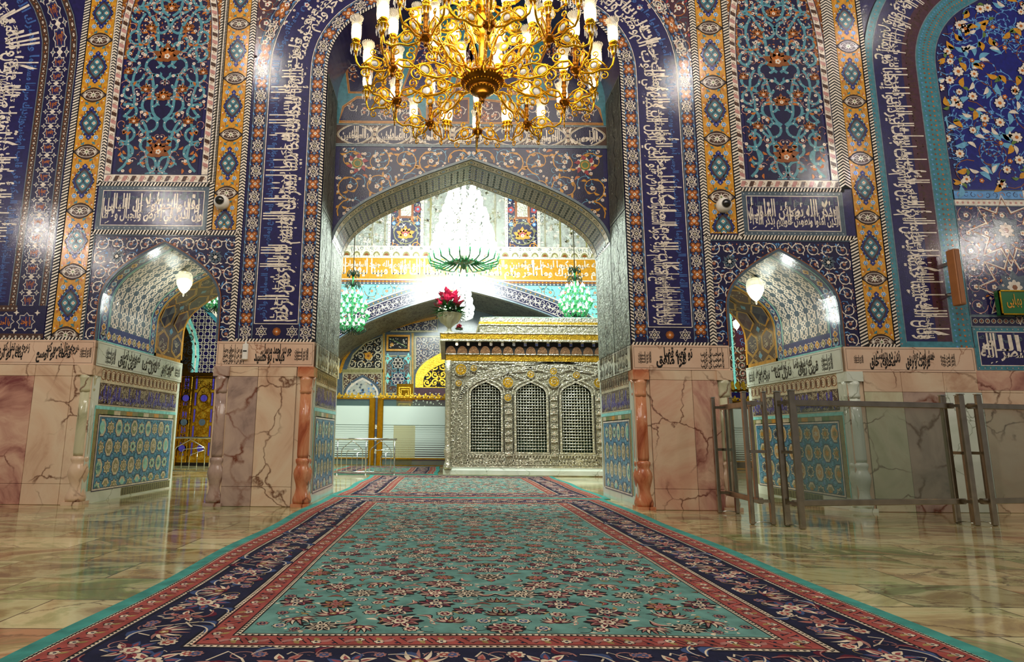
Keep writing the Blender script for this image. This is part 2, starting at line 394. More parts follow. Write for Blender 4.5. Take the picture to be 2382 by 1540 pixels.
# ---------------------------------------------------------------- Arabic lettering
_AR = {}
for ch, base, n in [('ا', 0xFE8D, 2), ('ب', 0xFE8F, 4), ('ة', 0xFE93, 2), ('ت', 0xFE95, 4), ('ث', 0xFE99, 4), ('ج', 0xFE9D, 4), ('ح', 0xFEA1, 4), ('خ', 0xFEA5, 4),
                    ('د', 0xFEA9, 2), ('ذ', 0xFEAB, 2), ('ر', 0xFEAD, 2), ('ز', 0xFEAF, 2), ('س', 0xFEB1, 4), ('ش', 0xFEB5, 4), ('ص', 0xFEB9, 4), ('ض', 0xFEBD, 4),
                    ('ط', 0xFEC1, 4), ('ظ', 0xFEC5, 4), ('ع', 0xFEC9, 4), ('غ', 0xFECD, 4), ('ف', 0xFED1, 4), ('ق', 0xFED5, 4), ('ك', 0xFED9, 4), ('ل', 0xFEDD, 4),
                    ('م', 0xFEE1, 4), ('ن', 0xFEE5, 4), ('ه', 0xFEE9, 4), ('و', 0xFEED, 2), ('ى', 0xFEEF, 2), ('ي', 0xFEF1, 4), ('أ', 0xFE83, 2), ('إ', 0xFE87, 2), ('آ', 0xFE81, 2),
                    ('پ', 0xFB56, 4), ('چ', 0xFB7A, 4), ('گ', 0xFB92, 4), ('ک', 0xFB8E, 4), ('ی', 0xFBFC, 4), ('ئ', 0xFE89, 4)]: _AR[ch] = (base, n)
_AR['ی'] = (0xFEEF, 2, 0xFEF3)
def shape(t):
    out = []; t = list(t)
    i = 0
    while i < len(t):
        c = t[i]
        if c not in _AR: out.append(c); i += 1; continue
        prev = i > 0 and t[i-1] in _AR and (_AR[t[i-1]][1] == 4 or len(_AR[t[i-1]]) == 3)
        if c == 'ل' and i+1 < len(t) and t[i+1] in 'اأإآ':
            b = {'ا': 0xFEFB, 'أ': 0xFEF7, 'إ': 0xFEF9, 'آ': 0xFEF5}[t[i+1]]; out.append(chr(b+(1 if prev else 0))); i += 2; continue
        nxt = i+1 < len(t) and t[i+1] in _AR
        e = _AR[c]
        if len(e) == 3:
            out.append(chr(e[2]+(1 if prev else 0)) if nxt else chr(e[0]+(1 if prev else 0)))
        elif e[1] == 2: out.append(chr(e[0]+(1 if prev else 0)))
        else: out.append(chr(e[0]+(3 if prev and nxt else 2 if nxt else 1 if prev else 0)))
        i += 1
    return ''.join(out[::-1])
_TC = {}
def glyphs(t, bold=.012):
    k = (t, bold)
    if k not in _TC:
        c = bpy.data.curves.new('lettering', 'FONT'); c.body = shape(t); c.resolution_u = 2; c.offset = bold; c.size = 1
        o = bpy.data.objects.new('lettering', c); COL.objects.link(o); bpy.context.view_layer.update()
        dg = bpy.context.evaluated_depsgraph_get(); me = bpy.data.meshes.new_from_object(o.evaluated_get(dg))
        V = np.array([v.co[:] for v in me.vertices]) if len(me.vertices) else np.zeros((0, 3)); F = [tuple(p.vertices) for p in me.polygons]
        bpy.data.objects.remove(o); bpy.data.curves.remove(c); bpy.data.meshes.remove(me)
        if len(V): V[:, 0] -= V[:, 0].min()
        _TC[k] = (V, F)
    return _TC[k]
TFLIP = [False]                          # walls seen from the far side of their u axis
def text(o, t, x0, x1, y0, y1, m, z=2, k=1.0, bold=.014, body=.5):
    # the line fills x0..x1, the descender sits at y0 and the tallest stem reaches y1; k stretches stems above the letter bodies
    V, F = glyphs(t, bold)
    if not len(V): return
    V = V.copy(); y = V[:, 1]; yb = .38
    y = np.where(y > yb, yb+(y-yb)*k, y); lo, hi = min(y.min(), -.15), y.max()
    V[:, 0] = x0+V[:, 0]/V[:, 0].max()*(x1-x0)
    if TFLIP[0]: V[:, 0] = x0+x1-V[:, 0]
    V[:, 1] = y0+(y-lo)/(hi-lo)*(y1-y0); V[:, 2] = z
    o.add(V, F, m)
def twidth(t, bold=.014): V, F = glyphs(t, bold); return V[:, 0].max() if len(V) else 1
VERSES = ['بسم الله الرحمن الرحيم', 'إنا فتحنا لك فتحا مبينا ليغفر لك الله', 'ما تقدم من ذنبك وما تأخر ويتم نعمته عليك', 'ويهديك صراطا مستقيما وينصرك الله نصرا عزيزا',
          'هو الذي أنزل السكينة في قلوب المؤمنين', 'ليزدادوا إيمانا مع إيمانهم ولله جنود السماوات والأرض', 'وكان الله عليما حكيما ليدخل المؤمنين والمؤمنات جنات',
          'تجري من تحتها الأنهار خالدين فيها ويكفر عنهم سيئاتهم', 'وكان ذلك عند الله فوزا عظيما إن الله وملائكته يصلون على النبي',
          'يا أيها الذين آمنوا صلوا عليه وسلموا تسليما', 'إنما يريد الله ليذهب عنكم الرجس أهل البيت ويطهركم تطهيرا']
def band_text(o, u0, u1, v0, v1, main, small=None, start=0, rows=2, tall=2.6, lw=None, z=2, mirror=False):
    # thuluth-like band: rows of letters whose long stems reach up through the band, a small second inscription along its head
    H = v1-v0; q = Orn(); unit = lw or H*.36               # width of one em
    for r in range(rows):
        x = 0; i = start+r*3
        while x < (u1-u0)*.985:
            t = VERSES[i % len(VERSES)]; w = twidth(t)*unit*(.82 if r == 0 else .9); i += 1
            w = min(w, (u1-u0)-x)
            if w < unit*2 and x > 0: break
            top = .97 if r == 0 else .80
            text(q, t, x, x+w, v0+H*(.02+.20*r), v0+H*((.97, .80, .62)[r]), main, z+.6*r, (tall, tall-1, 1.2)[r], .017)
            x += w+unit*.1
    # vowel marks
    rn = random.Random(start)
    for _ in range(int((u1-u0)/unit*2.2)):
        cx, cy = rn.uniform(0, u1-u0), v0+H*rn.uniform(.06, .62)
        q.leaf(cx, cy, rn.choice([.5, .7, 2.4]), unit*.16, unit*.05, main, z+1.5)
    if small:
        x = 0; i = start+5
        while x < (u1-u0)*.98:
            t = VERSES[i % len(VERSES)]; w = min(twidth(t)*unit*.52, (u1-u0)-x); i += 1
            if w < unit and x > 0: break
            text(q, t, x, x+w, v0+H*.70, v0+H*.97, small, z-.6, 1.5, .03); x += w
    for V, F, m in q.P:
        V[:, 0] += u0
    o.P += q.P
# ================================================================ measures (metres)
D0, D1, DM, D2 = 9.8, 13.0, 10.8, 11.95
ZS, ZI = 2.584, 2.18                     # foot of the tilework, foot of the inscribed marble course
XA, XB, XC, XD, XE, XF = -5.70, -3.73, -2.158, 2.983, 4.55, 6.41
def bez(p, n=14):
    t = np.linspace(0, 1, n)[:, None]; p = [np.array(q, float) for q in p]
    return ((1-t)**3*p[0]+3*(1-t)**2*t*p[1]+3*(1-t)*t*t*p[2]+t**3*p[3])
def arch(xl, xr, z0, zs, za, k1=.45, kx=.62, kz=.68, n=16):   # jamb foot, spring, pointed head, jamb foot; clockwise seen from the hall
    c = (xl+xr)/2; w = (xr-xl)/2; h = za-zs
    a = bez([(-w, 0), (-w, h*k1), (-w*kx, h*kz), (0, h)], n); a = np.r_[a, (a*[-1, 1])[::-1][1:]]+[c, zs]
    return np.r_[[(xl, z) for z in np.linspace(z0, zs, 6)[:-1]], a, [(xr, z) for z in np.linspace(zs, z0, 6)[1:]]]
def big(xl, xr, z0, zs, r, back=.6):      # round shoulders running straight to the point
    c = (xl+xr)/2; P = [(xl, z) for z in np.linspace(z0, zs, 8)[:-1]]
    for i in range(13):
        a = R(60)*i/12; P.append((xl+r-r*cos(a), zs+r*sin(a)))
    x, z = P[-1]; P.append((c-.02, z+(c-x)*math.tan(R(30))))
    P = np.array(P); Q = P[::-1].copy(); Q[:, 0] = 2*c-Q[:, 0]
    return np.r_[P, Q]
AL, AR_ = arch(XA, XB-.03, ZS, 3.2, 4.23), arch(XE+.04, XF, ZS, 3.2, 4.2)
AM = arch(XC, XD, ZS, 4.5, 6.26, .43, .66, .65, 22)
HM = big(XC, XD, ZS, 7.45, 1.3)
HL = big(-11.3, -8.12, 0, 7.6, 1.1)
HR = big(7.30, 13.5, ZS, 7.6, 2.6)
def inside(P):                            # mask: points under an arch line
    x, z = P[:, 0], P[:, 1]; i = np.argmax(z); lx, lz = x[:i+1], z[:i+1]; rx, rz = x[i:][::-1], z[i:][::-1]
    def f(u, v, m=0):
        L = np.interp(v, lz, lx); Rr = np.interp(v, rz, rx)
        return (u > L-m) & (u < Rr+m) & (v < z.max()+m*.6)
    return f
inL, inR, inM, inH = inside(AL), inside(AR_), inside(AM), inside(HM)

# ---------------------------------------------------------------- structure
def s_build(mb, name):
    o = mb.build(name); o['kind'] = 'structure'; return o
def over_arch(mb, P, z1, y0, y1, m):      # masonry above an arch line
    P = [tuple(p) for p in P if True]
    for (xa, za), (xb, zb) in zip(P[:-1], P[1:]):
        if xb-xa < 1e-6: continue
        mb.add([(xa, y0, za), (xb, y0, zb), (xb, y0, z1), (xa, y0, z1), (xa, y1, za), (xb, y1, zb), (xb, y1, z1), (xa, y1, z1)],
               [(0, 1, 2, 3), (5, 4, 7, 6), (4, 5, 1, 0), (3, 2, 6, 7)], m)
TOP = 11.5
mb = MB(); mb.add([(-22, -6, 0), (22, -6, 0), (22, 34, 0), (-22, 34, 0), (-22, -6, -.2), (22, -6, -.2), (22, 34, -.2), (-22, 34, -.2)], [(0, 1, 2, 3), (7, 6, 5, 4), (0, 4, 5, 1), (2, 6, 7, 3), (1, 5, 6, 2), (3, 7, 4, 0)], 'floor')
floor = s_build(mb, 'floor')
wall = MB()
for a, b, y0, y1 in [(-20, XA, D0, D1), (XB, XC, D0, D2), (XB, -2.9, D2, D1), (XD, XE, D0, D2), (3.8, XE, D2, D1), (XF, 20, D0, D1)]:
    wall.box(a, b, y0, y1, ZS, TOP, 'navy'); wall.box(a, b, y0, y1, 0, ZS, 'mcream')
for P in (AL, AR_): over_arch(wall, P, TOP, D0, D1, 'navy')
over_arch(wall, HM, TOP, D0, DM, 'navy')
over_arch(wall, AM, TOP, DM, D2, 'navy')
wall_front = s_build(wall, 'wall_front')

# ---------------------------------------------------------------- motifs
def rope(o, u0, u1, v0, v1, step=.055, a='white', b='soot', z=1, chev=False):
    o.rect(u0, u1, v0, v1, b, z-.6, max(1, int((u1-u0)/.15)))
    n = int((u1-u0)/step); w = v1-v0
    for i in range(n):
        u = u0+i*step
        if chev:
            m_ = (v0+v1)/2
            o.add([(u, v0, z), (u+step*.55, v0, z), (u+step*.55+w*.35, m_, z), (u+w*.35, m_, z)], [(0, 1, 2, 3)], a)
            o.add([(u, v1, z), (u+step*.55, v1, z), (u+step*.55+w*.35, m_, z), (u+w*.35, m_, z)], [(0, 1, 2, 3)], a)
        else: o.add([(u, v0, z), (u+step*.5, v0, z), (u+step*.5+w*.5, v1, z), (u+w*.5, v1, z)], [(0, 1, 2, 3)], a)
def mot_quatrefoil():
    o = Orn()
    def lob(a, b, k, m, z):                # scalloped lozenge
        P = []
        for i in range(48):
            t = 2*pi*i/48; r = 1/(abs(cos(t))**1.35+abs(sin(t))**1.35)**(1/1.35); P.append((a*r*cos(t)*(1+k*cos(12*t)), b*r*sin(t)*(1+k*cos(12*t))))
        o.poly(P, m, z)
    lob(.155, .235, .05, 'soot', 1); lob(.145, .222, .05, 'blue', 1.5); lob(.118, .185, .04, 'dkbrown', 2); lob(.10, .155, .0, 'slate', 2.5)
    for i in range(20):
        t = 2*pi*i/20; r = 1/(abs(cos(t))**1.35+abs(sin(t))**1.35)**(1/1.35); o.disc(.148*r*cos(t), .225*r*sin(t), .008, 'white', 3, 5)
    for x, y in ((.055, 0), (-.055, 0), (0, .08), (0, -.08)):
        o.disc(x, y, .045, 'teal', 3, 8); o.flower(x, y, .026, 4, 'white', 'orange', 3.5)
    o.rib([(-.05, -.07), (.05, .07)], .005, 'soot', 3); o.rib([(.05, -.07), (-.05, .07)], .005, 'soot', 3)
    return o
def mot_cartouche():
    o = Orn()
    for s, m, z in ((1.0, 'soot', 1), (.9, 'dkbrown', 1.3)):
        o.poly([(s*.175*cos(t)*(1+.10*cos(6*t)), s*.105*sin(t)*(1+.12*cos(4*t))) for t in np.linspace(0, 2*pi, 40, endpoint=False)], m, z)
    for sx in (1, -1):
        o.spiral(sx*.05, 0, .05, .015, 0 if sx > 0 else pi, 1.2, sx, .012, 'white', 2); o.star(sx*.115, 0, .045, .014, 4, 'white', 2)
    o.star(0, 0, .06, .02, 4, 'white', 2.3); o.star(0, 0, .085, .012, 4, 'white', 2.1, pi/4); o.disc(0, 0, .014, 'green', 3)
    o.ring(0, 0, .14, .007, 'white', 2, 24, .078)
    return o
def mot_between():
    o = Orn()
    for sx in (1, -1):
        o.flower(sx*.105, 0, .032, 6, 'lblue', 'white', 2, 'white'); o.leaf(sx*.05, .07, pi/2-sx*.9, .07, .03, 'teal', 2); o.leaf(sx*.05, -.07, -pi/2+sx*.9, .07, .03, 'teal', 2)
        o.rib([(sx*.105, -.02), (sx*.09, -.09), (sx*.03, -.13), (0, -.15)], .007, 'dkbrown', 1.5); o.rib([(sx*.105, .02), (sx*.09, .09), (sx*.03, .13), (0, .15)], .007, 'dkbrown', 1.5)
        o.leaf(sx*.15, .08, pi/2+sx*.5, .06, .025, 'orange', 2); o.leaf(sx*.15, -.08, -pi/2-sx*.5, .06, .025, 'orange', 2)
        o.disc(sx*.155, .13, .012, 'white', 2, 6); o.disc(sx*.155, -.13, .012, 'white', 2, 6)
    o.flower(0, 0, .04, 4, 'blue', 'violet', 2)
    return o
QF, CT, BT = mot_quatrefoil(), mot_cartouche(), mot_between()
def yellow_band(x0, x1, z0, z1, phase, name='yellow_tile_band'):
    o = Orn(); w = x1-x0; c = (x0+x1)/2; o.rect(x0, x1, z0, z1, 'gold', 0, 2, 30); sc = w/.44
    z = phase
    while z < z1:
        for dz, mt in ((0, QF), (.53, CT), (.265, BT), (.795, BT)):
            o.stamp(mt, c, z+dz, sc*1.14)
        z += 1.06
    o.rect(x0, x0+.012, z0, z1, 'soot', 1, 1, 20); o.rect(x1-.012, x1, z0, z1, 'soot', 1, 1, 20)
    o.clip(lambda u, v: (u > x0-.01) & (u < x1+.01) & (v > z0-.001) & (v < z1+.2))
    o.build(name, front(D0), wall_front)
def vrope(x0, x1, z0, z1, chev=False, parent=None, Y=D0, step=.055):
    o = Orn(); rope(o, z0, z1, x0, x1, step, chev=chev)
    o.build('rope_moulding', lambda u, v, h: np.c_[v, Y-h-.01, u], parent or wall_front)
def hrope(x0, x1, z0, z1, Y=D0, parent=None, step=.055):
    o = Orn(); rope(o, x0, x1, z0, z1, step); o.build('rope_moulding', lambda u, v, h: np.c_[u, Y-h-.01, v], parent or wall_front)

def palmette(o, x, y, s, z=4, rot=0, m1='brown', m2='orange'):
    q = Orn()
    for i, a in enumerate((-1.9, -1.2, -.6, 0, .6, 1.2, 1.9)):
        q.leaf(0, 0, pi/2+a, s*(1.0 if i % 2 else .82), s*.5, m1, z, .1)
    q.disc(0, 0, s*.42, m1, z+.2, 10)
    for a in (-.9, 0, .9): q.leaf(0, 0, pi/2+a, s*.55, s*.22, m2, z+.5, .1)
    q.flower(0, 0, s*.2, 5, 'white', 'orange', z+1); q.disc(0, s*.55, s*.07, 'white', z+1, 6)
    o.stamp(q, x, y, 1, rot)
def arabesque(o, x0, x1, y0, y1, cell, vine, leafm, fl='white', ctr='orange', w=.02, seed=1, keep=None, small=None, fr=.18, turns=1.35, bg=None, mirror=False):
    rn = random.Random(seed); q = Orn()
    xe = (x0+x1)/2 if mirror else x1
    nx = max(1, round((xe-x0)/cell)); ny = max(1, round((y1-y0)/cell)); cx, cy = (xe-x0)/nx, (y1-y0)/ny
    for i in range(nx):
        for j in range(ny):
            X, Y = x0+(i+.5)*cx, y0+(j+.5)*cy; d = 1 if (i+j) % 2 else -1; r = min(cx, cy)*.52
            a0 = rn.choice((0, pi/2, pi, -pi/2))
            if small:
                q.spiral(X+cx*.22, Y+cy*.2, r*.7, r*.1, a0+1, 1.1, -d, w*.45, small, .6, small, r*.22, 3)
            q.spiral(X, Y, r, r*.16, a0, turns, d, w, vine, 1.5, leafm, r*.44, 3)
            q.flower(X, Y, r*fr*1.6, 5, fl, ctr, 3)
            for _ in range(3):
                a = rn.uniform(0, 2*pi); q.flower(X+r*.95*cos(a), Y+r*.95*sin(a), r*fr*.8, 5, fl, ctr, 2.6)
            a = rn.uniform(0, 2*pi)
            q.leaf(X+cx*.45, Y+cy*.45, a, r*.5, r*.2, ctr, 1.8)
    if mirror: q.mirror((x0+x1)/2)
    if keep: q.clip(keep)
    else: q.clip(lambda u, v: (u > x0) & (u < x1) & (v > y0) & (v < y1))
    o.P += q.P

# ---------------------------------------------------------------- tall blue panels over the small arches
def tall_panel(x0, x1, zb, name='tall_blue_panel'):
    c, w = (x0+x1)/2, (x1-x0)/2; P = arch(x0, x1, zb, 7.7, 10.2, .5, .62, .72, 18); ins = inside(P)
    o = Orn(); o.rect(x0-.02, x1+.02, zb, 10.2, 'deep', 0, 20, 60)
    # turquoise branches in mirrored loops
    q = Orn()
    def S(x, z, r, a0, t, d, wd=.055, k=.35): 
        L = q.spiral(x, z, r, r*k, a0, t, d, wd, 'turq', 1.5, 'turq', r*.42, 4, taper=False)
        for i in range(1, len(L), 3): q.disc(L[i][0], L[i][1], .011, 'white', 2.4, 6)
    z0 = zb
    rr = random.Random(17)
    nx, nz = 2, 13
    for i in range(nx):
        for j in range(nz):
            cx_, cz_ = c+w*(i+.5)/nx, zb+.2+(j+.5*(i % 2))*.37
            S(cx_, cz_, .205, rr.choice((0, pi/2, pi, -pi/2)), .95, 1 if (i+j) % 2 else -1, .048, .3)
            q.spiral(cx_+.1, cz_+.16, .09, .03, rr.uniform(0, 6), .9, rr.choice((1, -1)), .014, 'pink', 2.4, 'orange', .05, 4)
    for k in range(5):
        z = z0+.5+k*1.0
        q.rib(bez([(c+.03, z-.5), (c+.36, z-.3), (c+.02, z+.1), (c+.34, z+.5)], 12), .05, 'turq', 1.4)
        q.rib(bez([(c+w-.1, z-.45), (c+w-.5, z-.1), (c+w, z+.1), (c+w-.3, z+.55)], 12), .045, 'turq', 1.4)
    rn = random.Random(3)
    for i in range(120):
        x, z = c+rn.uniform(.03, w-.03), zb+rn.uniform(.05, 4.5)
        if i % 3 == 0: q.flower(x, z, .032, 6, 'white', 'pink', 3.4)
        elif i % 3 == 1: q.leaf(x, z, rn.uniform(0, 6.3), .10, .045, 'orange', 3)
        else: q.spiral(x, z, .07, .02, rn.uniform(0, 6), .8, rn.choice((1, -1)), .012, 'pink', 2.6); q.disc(x, z, .016, 'white', 3, 6)
    for x, z, s in ((.33, 8.2, .13), (.32, 7.02, .12), (.47, 6.42, .12), (.66, 7.35, .11), (.6, 8.9, .12)): palmette(q, c+x*w/.76, z, s)
    q.mirror(c); o.P += q.P
    for z, s in ((5.86, .25), (6.88, .17), (7.66, .27), (8.6, .16), (9.2, .2)): palmette(o, c, z, s, 4.5)
    o.clip(lambda u, v: ins(u, v))
    o.build(name, front(D0), wall_front, .006)
    b = Orn(); pth = Path(P); n = 60
    b.rect(0, pth.L, 0, .13, 'white', 0, n)
    u = .08; i = 0
    while u < pth.L-.05:
        b.poly([(u-.05, .02), (u+.02, .02), (u+.06, .11), (u-.01, .11)], 'dkbrown' if i % 2 else 'pink', 1); b.ring(u+.055, .065, .02, .008, 'brown', 1.5, 6); u += .145; i += 1
    b.rect(0, pth.L, 0, .012, 'deep', 2, n); b.rect(0, pth.L, .118, .13, 'deep', 2, n)
    b.build('pink_border', pth.front(D0), wall_front, .012)
    b = Orn(); b.rect(x0-.13, x1+.13, zb-.15, zb, 'white', 0, 8)
    u = x0-.06; i = 0
    while u < x1+.1:
        b.poly([(u-.05, zb-.13), (u+.02, zb-.13), (u+.06, zb-.03), (u-.01, zb-.03)], 'dkbrown' if i % 2 else 'pink', 1); b.ring(u+.055, zb-.075, .02, .008, 'brown', 1.5, 6); u += .145; i += 1
    b.frame(x0-.13, x1+.13, zb-.15, zb, .01, 'deep', 2)
    b.build('pink_border', front(D0), wall_front, .012)
tall_panel(-5.75, -4.23, 5.45); tall_panel(5.05, 6.50, 5.45)
# orange wedges beside the arch heads
for a, b in ((-5.98, -3.98), (4.85, 6.83)):
    o = Orn(); o.rect(a, b, 7.6, TOP, 'brown', -1.5, 4, 6); arabesque(o, a, b, 7.6, 9.6, .22, 'gold', 'orange', 'white', 'wine', .014, 5); o.build('orange_spandrel', front(D0), wall_front, .004)
for a, b, z, ph in ((-6.45, -5.98, ZS, 2.58+.62), (-3.98, -3.56, 4.48, 4.6), (4.37, 4.85, 4.49, 4.6), (6.83, 7.27, ZS, 2.58+.62)): yellow_band(a, b, z, 10.2, ph-1.06)
for a, b, z, ch in ((-6.55, -6.45, ZS, 0), (-5.98, -5.88, 5.3, 1), (-5.98, -5.96, 4.4, 0), (-4.10, -3.98, 5.3, 1), (-4.06, -3.98, 4.4, 0), (-3.56, -3.46, ZS, 1), (4.26, 4.37, ZS, 1), (4.85, 4.95, 4.4, 0),
                    (6.63, 6.83, 5.3, 1), (6.70, 6.83, ZS, 0), (7.27, 7.34, ZS, 0), (-5.98, -5.93, ZS, 0)): vrope(a, b, z, 10.2 if z > 4 or ch or a > 6.7 or a < -6 else (4.45), bool(ch))
hrope(-5.96, -3.46, 4.38, 4.46); hrope(4.26, 6.80, 4.38, 4.46); hrope(-5.96, -4.06, 5.235, 5.30); hrope(4.95, 6.70, 5.235, 5.30)
hrope(-6.55, XA-.24, ZS, ZS+.05); hrope(-3.46, XC, ZS, ZS+.05); hrope(XD, 4.26, ZS, ZS+.05); hrope(6.83, 7.3, ZS, ZS+.05)

# ---------------------------------------------------------------- small inscription panels
def ins_panel(x0, x1, z0, z1, Y, big_t, small_t, parent, name='inscription_panel', border='slate', fm=None, bg='navy', rows=None):
    o = Orn(); o.rect(x0, x1, z0, z1, border, 0, 6); b = .075; o.rect(x0+b, x1-b, z0+b, z1-b, bg, 1); o.frame(x0+b, x1-b, z0+b, z1-b, .012, 'white', 2); o.frame(x0, x1, z0, z1, .01, 'grey', 2)
    n = int((x1-x0)/.09)
    for i in range(n): o.flower(x0+.04+i*.09, z0+b/2, .017, 4, 'grey', 'white', 1.5); o.flower(x0+.04+i*.09, z1-b/2, .017, 4, 'grey', 'white', 1.5)
    X0, X1, Z0, Z1 = x0+b+.02, x1-b-.02, z0+b+.02, z1-b-.02; H = Z1-Z0
    text(o, small_t, X0, X1, Z0+H*.68, Z1, 'slate', 2, 1.4, .03)
    text(o, big_t[0], X0, X1, Z0+H*.02, Z1-.0, 'white', 3.2, 3.4, .03)
    text(o, big_t[1], X0+.03, X1-.05, Z0+H*.30, Z1-.03, 'white', 3.8, 2.2, .025)
    rn = random.Random(2)
    for _ in range(26): o.leaf(rn.uniform(X0, X1), rn.uniform(Z0, Z0+H*.6), .6, .05, .018, 'white', 4)
    o.build(name, fm or front(Y), parent)
ins_panel(-5.93, -4.06, 4.46, 5.235, D0, ('وإن الذين في الأرض والجبال ولا لنا', 'وقد والخير ولا إن الليالي'), 'لا إله إلا الله الملك الحق المبين محمد رسول الله', wall_front)
ins_panel(4.95, 6.66, 4.46, 5.235, D0, ('الذين آمنوا وتطمئن قلوبهم بذكر الله ألا', 'بذكر الله تطمئن القلوب'), 'لا إله إلا الله الملك الحق المبين محمد رسول الله', wall_front)

# ---------------------------------------------------------------- spandrels of the small arches
def small_spandrel(x0, x1, P, ins):
    o = Orn(); z0, z1 = ZS, 4.38
    o.rect(x0, x1, z0, z1, 'deep', 0, 90, 70)
    arabesque(o, x0+.03, x1-.03, z0, z1-.04, .25, 'white', 'white', 'orange', 'lblue', .018, 11, small='lblue', fr=.13, mirror=True)
    for sx in (1, -1):
        c = (x0+x1)/2
        for a in range(8): o.leaf(c+sx*.82, 4.0, a*pi/4, .13, .06, 'slate', 4)
        o.disc(c+sx*.82, 4.0, .03, 'white', 5)
    o.clip(lambda u, v: ~ins(u, v, .0) & (u > x0) & (u < x1) & (v < z1))
    o.frame(x0, x1, z0, z1, .02, 'slate', 4)
    o.clip(lambda u, v: ~ins(u, v, -.02))
    o.build('arch_spandrel', front(D0), wall_front)
    b = Orn(); p = Path(P); b.rect(0, p.L, -.012, .03, 'slate', 3, 90); b.rect(0, p.L, .03, .045, 'brown', 3, 90); b.build('arch_edge', p.front(D0), wall_front, .012)
small_spandrel(-5.93, -3.46, AL, inL); small_spandrel(4.26, 6.72, AR_, inR)

# ---------------------------------------------------------------- the great arch band
pm = Path(HM)
o = Orn(); W_ = 1.28; L = pm.L
o.rect(0, L, 0, W_, 'deep', 0, 130, 4)
for a, b in ((.055, .262), (1.03, 1.245)):
    c = (a+b)/2; u = .16; i = 0
    for e in (a, b): o.rect(.02, L-.02, e-.006, e+.006, 'grey', 1, 120)
    while u < L-.1:
        if i % 2 == 0:
            o.starline(c and u, c, .115, .07, 6, .012, 'white', 2, 0, 1.1, .8); o.starline(u, c, .085, .045, 8, .010, 'white', 2.2, .2, 1.1, .85)
            o.ring(u, c, .05, .010, 'white', 2.4, 10); o.flower(u, c, .03, 4, 'cream', 'deep', 3)
            for t in range(8): o.disc(u+.10*cos(t*pi/4+.4), c+.085*sin(t*pi/4+.4), .012, 'white', 2.5, 5)
        else:
            for t in range(4):
                x, y = u+.062*cos(t*pi/2+pi/4), c+.062*sin(t*pi/2+pi/4); o.disc(x, y, .044, 'brown', 1.6, 8); o.flower(x, y, .022, 4, 'orange', 'white', 2.6)
            o.disc(u, c, .045, 'orange', 2, 8); o.flower(u, c, .028, 4, 'white', 'wine', 3)
            for t in range(4): o.flower(u+.1*cos(t*pi/2), c+.09*sin(t*pi/2), .022, 4, 'lblue', 'orange', 2)
        for sg in (1, -1):
            o.leaf(u+.1, c+sg*.085, sg*.4, .07, .02, 'lblue', 1.5); o.disc(u+.115, c+sg*.05, .012, 'orange', 1.8, 6)
        u += .232; i += 1
o.rect(.32, L-.32, .29, 1.0, 'navy', 1, 120)
for e in (.285, 1.0): o.rect(.30, L-.30, e-.005, e+.008, 'white', 2, 120)
for e in (.30, L-.30): o.rect(e-.006, e+.006, .285, 1.0, 'white', 2, 1, 4)
band_text(o, .34, L-.34, .30, .99, 'white', 'kblue', 0, 3, 2.9, .22, 3)
# flowered strip under the lettering
for k in (0, 1):
    e0 = .05 if k == 0 else L-.29
    for j in range(3):
        u, c = e0+.12, .38+j*.25
        if j % 2: o.disc(u, c, .07, 'brown', 1.6, 8); o.flower(u, c, .045, 4, 'orange', 'white', 3)
        else: o.starline(u, c, .10, .06, 6, .012, 'white', 2); o.ring(u, c, .05, .01, 'white', 2); o.flower(u, c, .03, 4, 'cream', 'deep', 3)
o.build('great_arch_inscription_band', pm.front(D0), wall_front)
o = Orn(); rope(o, .05, L-.05, 0, .052); o.build('rope_moulding', pm.front(D0), wall_front, .016)
# ground between band and yellow strips, high up
for sx, x0, x1 in ((1, -3.46, .41), (-1, .41, 4.26)):
    o = Orn(); o.rect(x0, x1, 7.2, TOP, 'wine', -2, 30, 40); arabesque(o, x0, x1, 7.4, 10.0, .36, 'orange', 'white', 'white', 'red' if 'red' in M else 'orange', .016, 21, small='teal')
    o.clip(lambda u, v: ~inH(u, v, 1.1)); o.build('upper_spandrel', front(D0), wall_front, .003)

# ---------------------------------------------------------------- far left arch: star band and lettering
pl = Path(HL); L = pl.L; o = Orn()
o.rect(0, L, 0, 1.55, 'deep', 0, 120, 3)
for a, b, m in ((0, .07, 'dkbrown'), (.92, 1.04, 'dkbrown'), (1.42, 1.53, 'dkbrown')):
    o.rect(0, L, a, b, m, 1, 110)
    for e in (a, b): o.rect(0, L, e-.006, e+.006, 'grey', 2, 110)
    if b-a > .05:
        u = .05
        while u < L: o.flower(u, (a+b)/2, .018, 5, 'white', 'dkbrown', 2); o.disc(u+.045, (a+b)/2-.02, .008, 'orange', 2, 5); o.disc(u+.045, (a+b)/2+.02, .008, 'white', 2, 5); u += .09
o.rect(0, L-3.2, .07, .92, 'navy', .5, 110); 
band_text(o, .1, L-3.22, .09, .90, 'white', 'kblue', 4, 3, 2.9, .26, 2)
NAMES = ['يا حنان', 'يا منان', 'يا ديان', 'يا برهان', 'يا سلطان', 'يا رضوان', 'يا غفران', 'يا سبحان', 'يا مستعان', 'يا واحد', 'يا أحد', 'يا صمد', 'يا حميد', 'يا مجيد', 'يا عظيم', 'يا قدير', 'يا عزيز', 'يا كريم']
i = 0; u = L-2.70
def name_star(o, u, c, i, r=.118):
    o.star(u, c, r*1.02, r*.76, 8, 'navy', 1.4); o.starline(u, c, r, r*.74, 8, .012, 'white', 2)
    o.starline(u, c, r*.84, r*.6, 8, .006, 'slate', 2); text(o, NAMES[i % len(NAMES)], u-r*.55, u+r*.55, c-r*.5, c+r*.55, 'orange', 3, 1.3, .04)
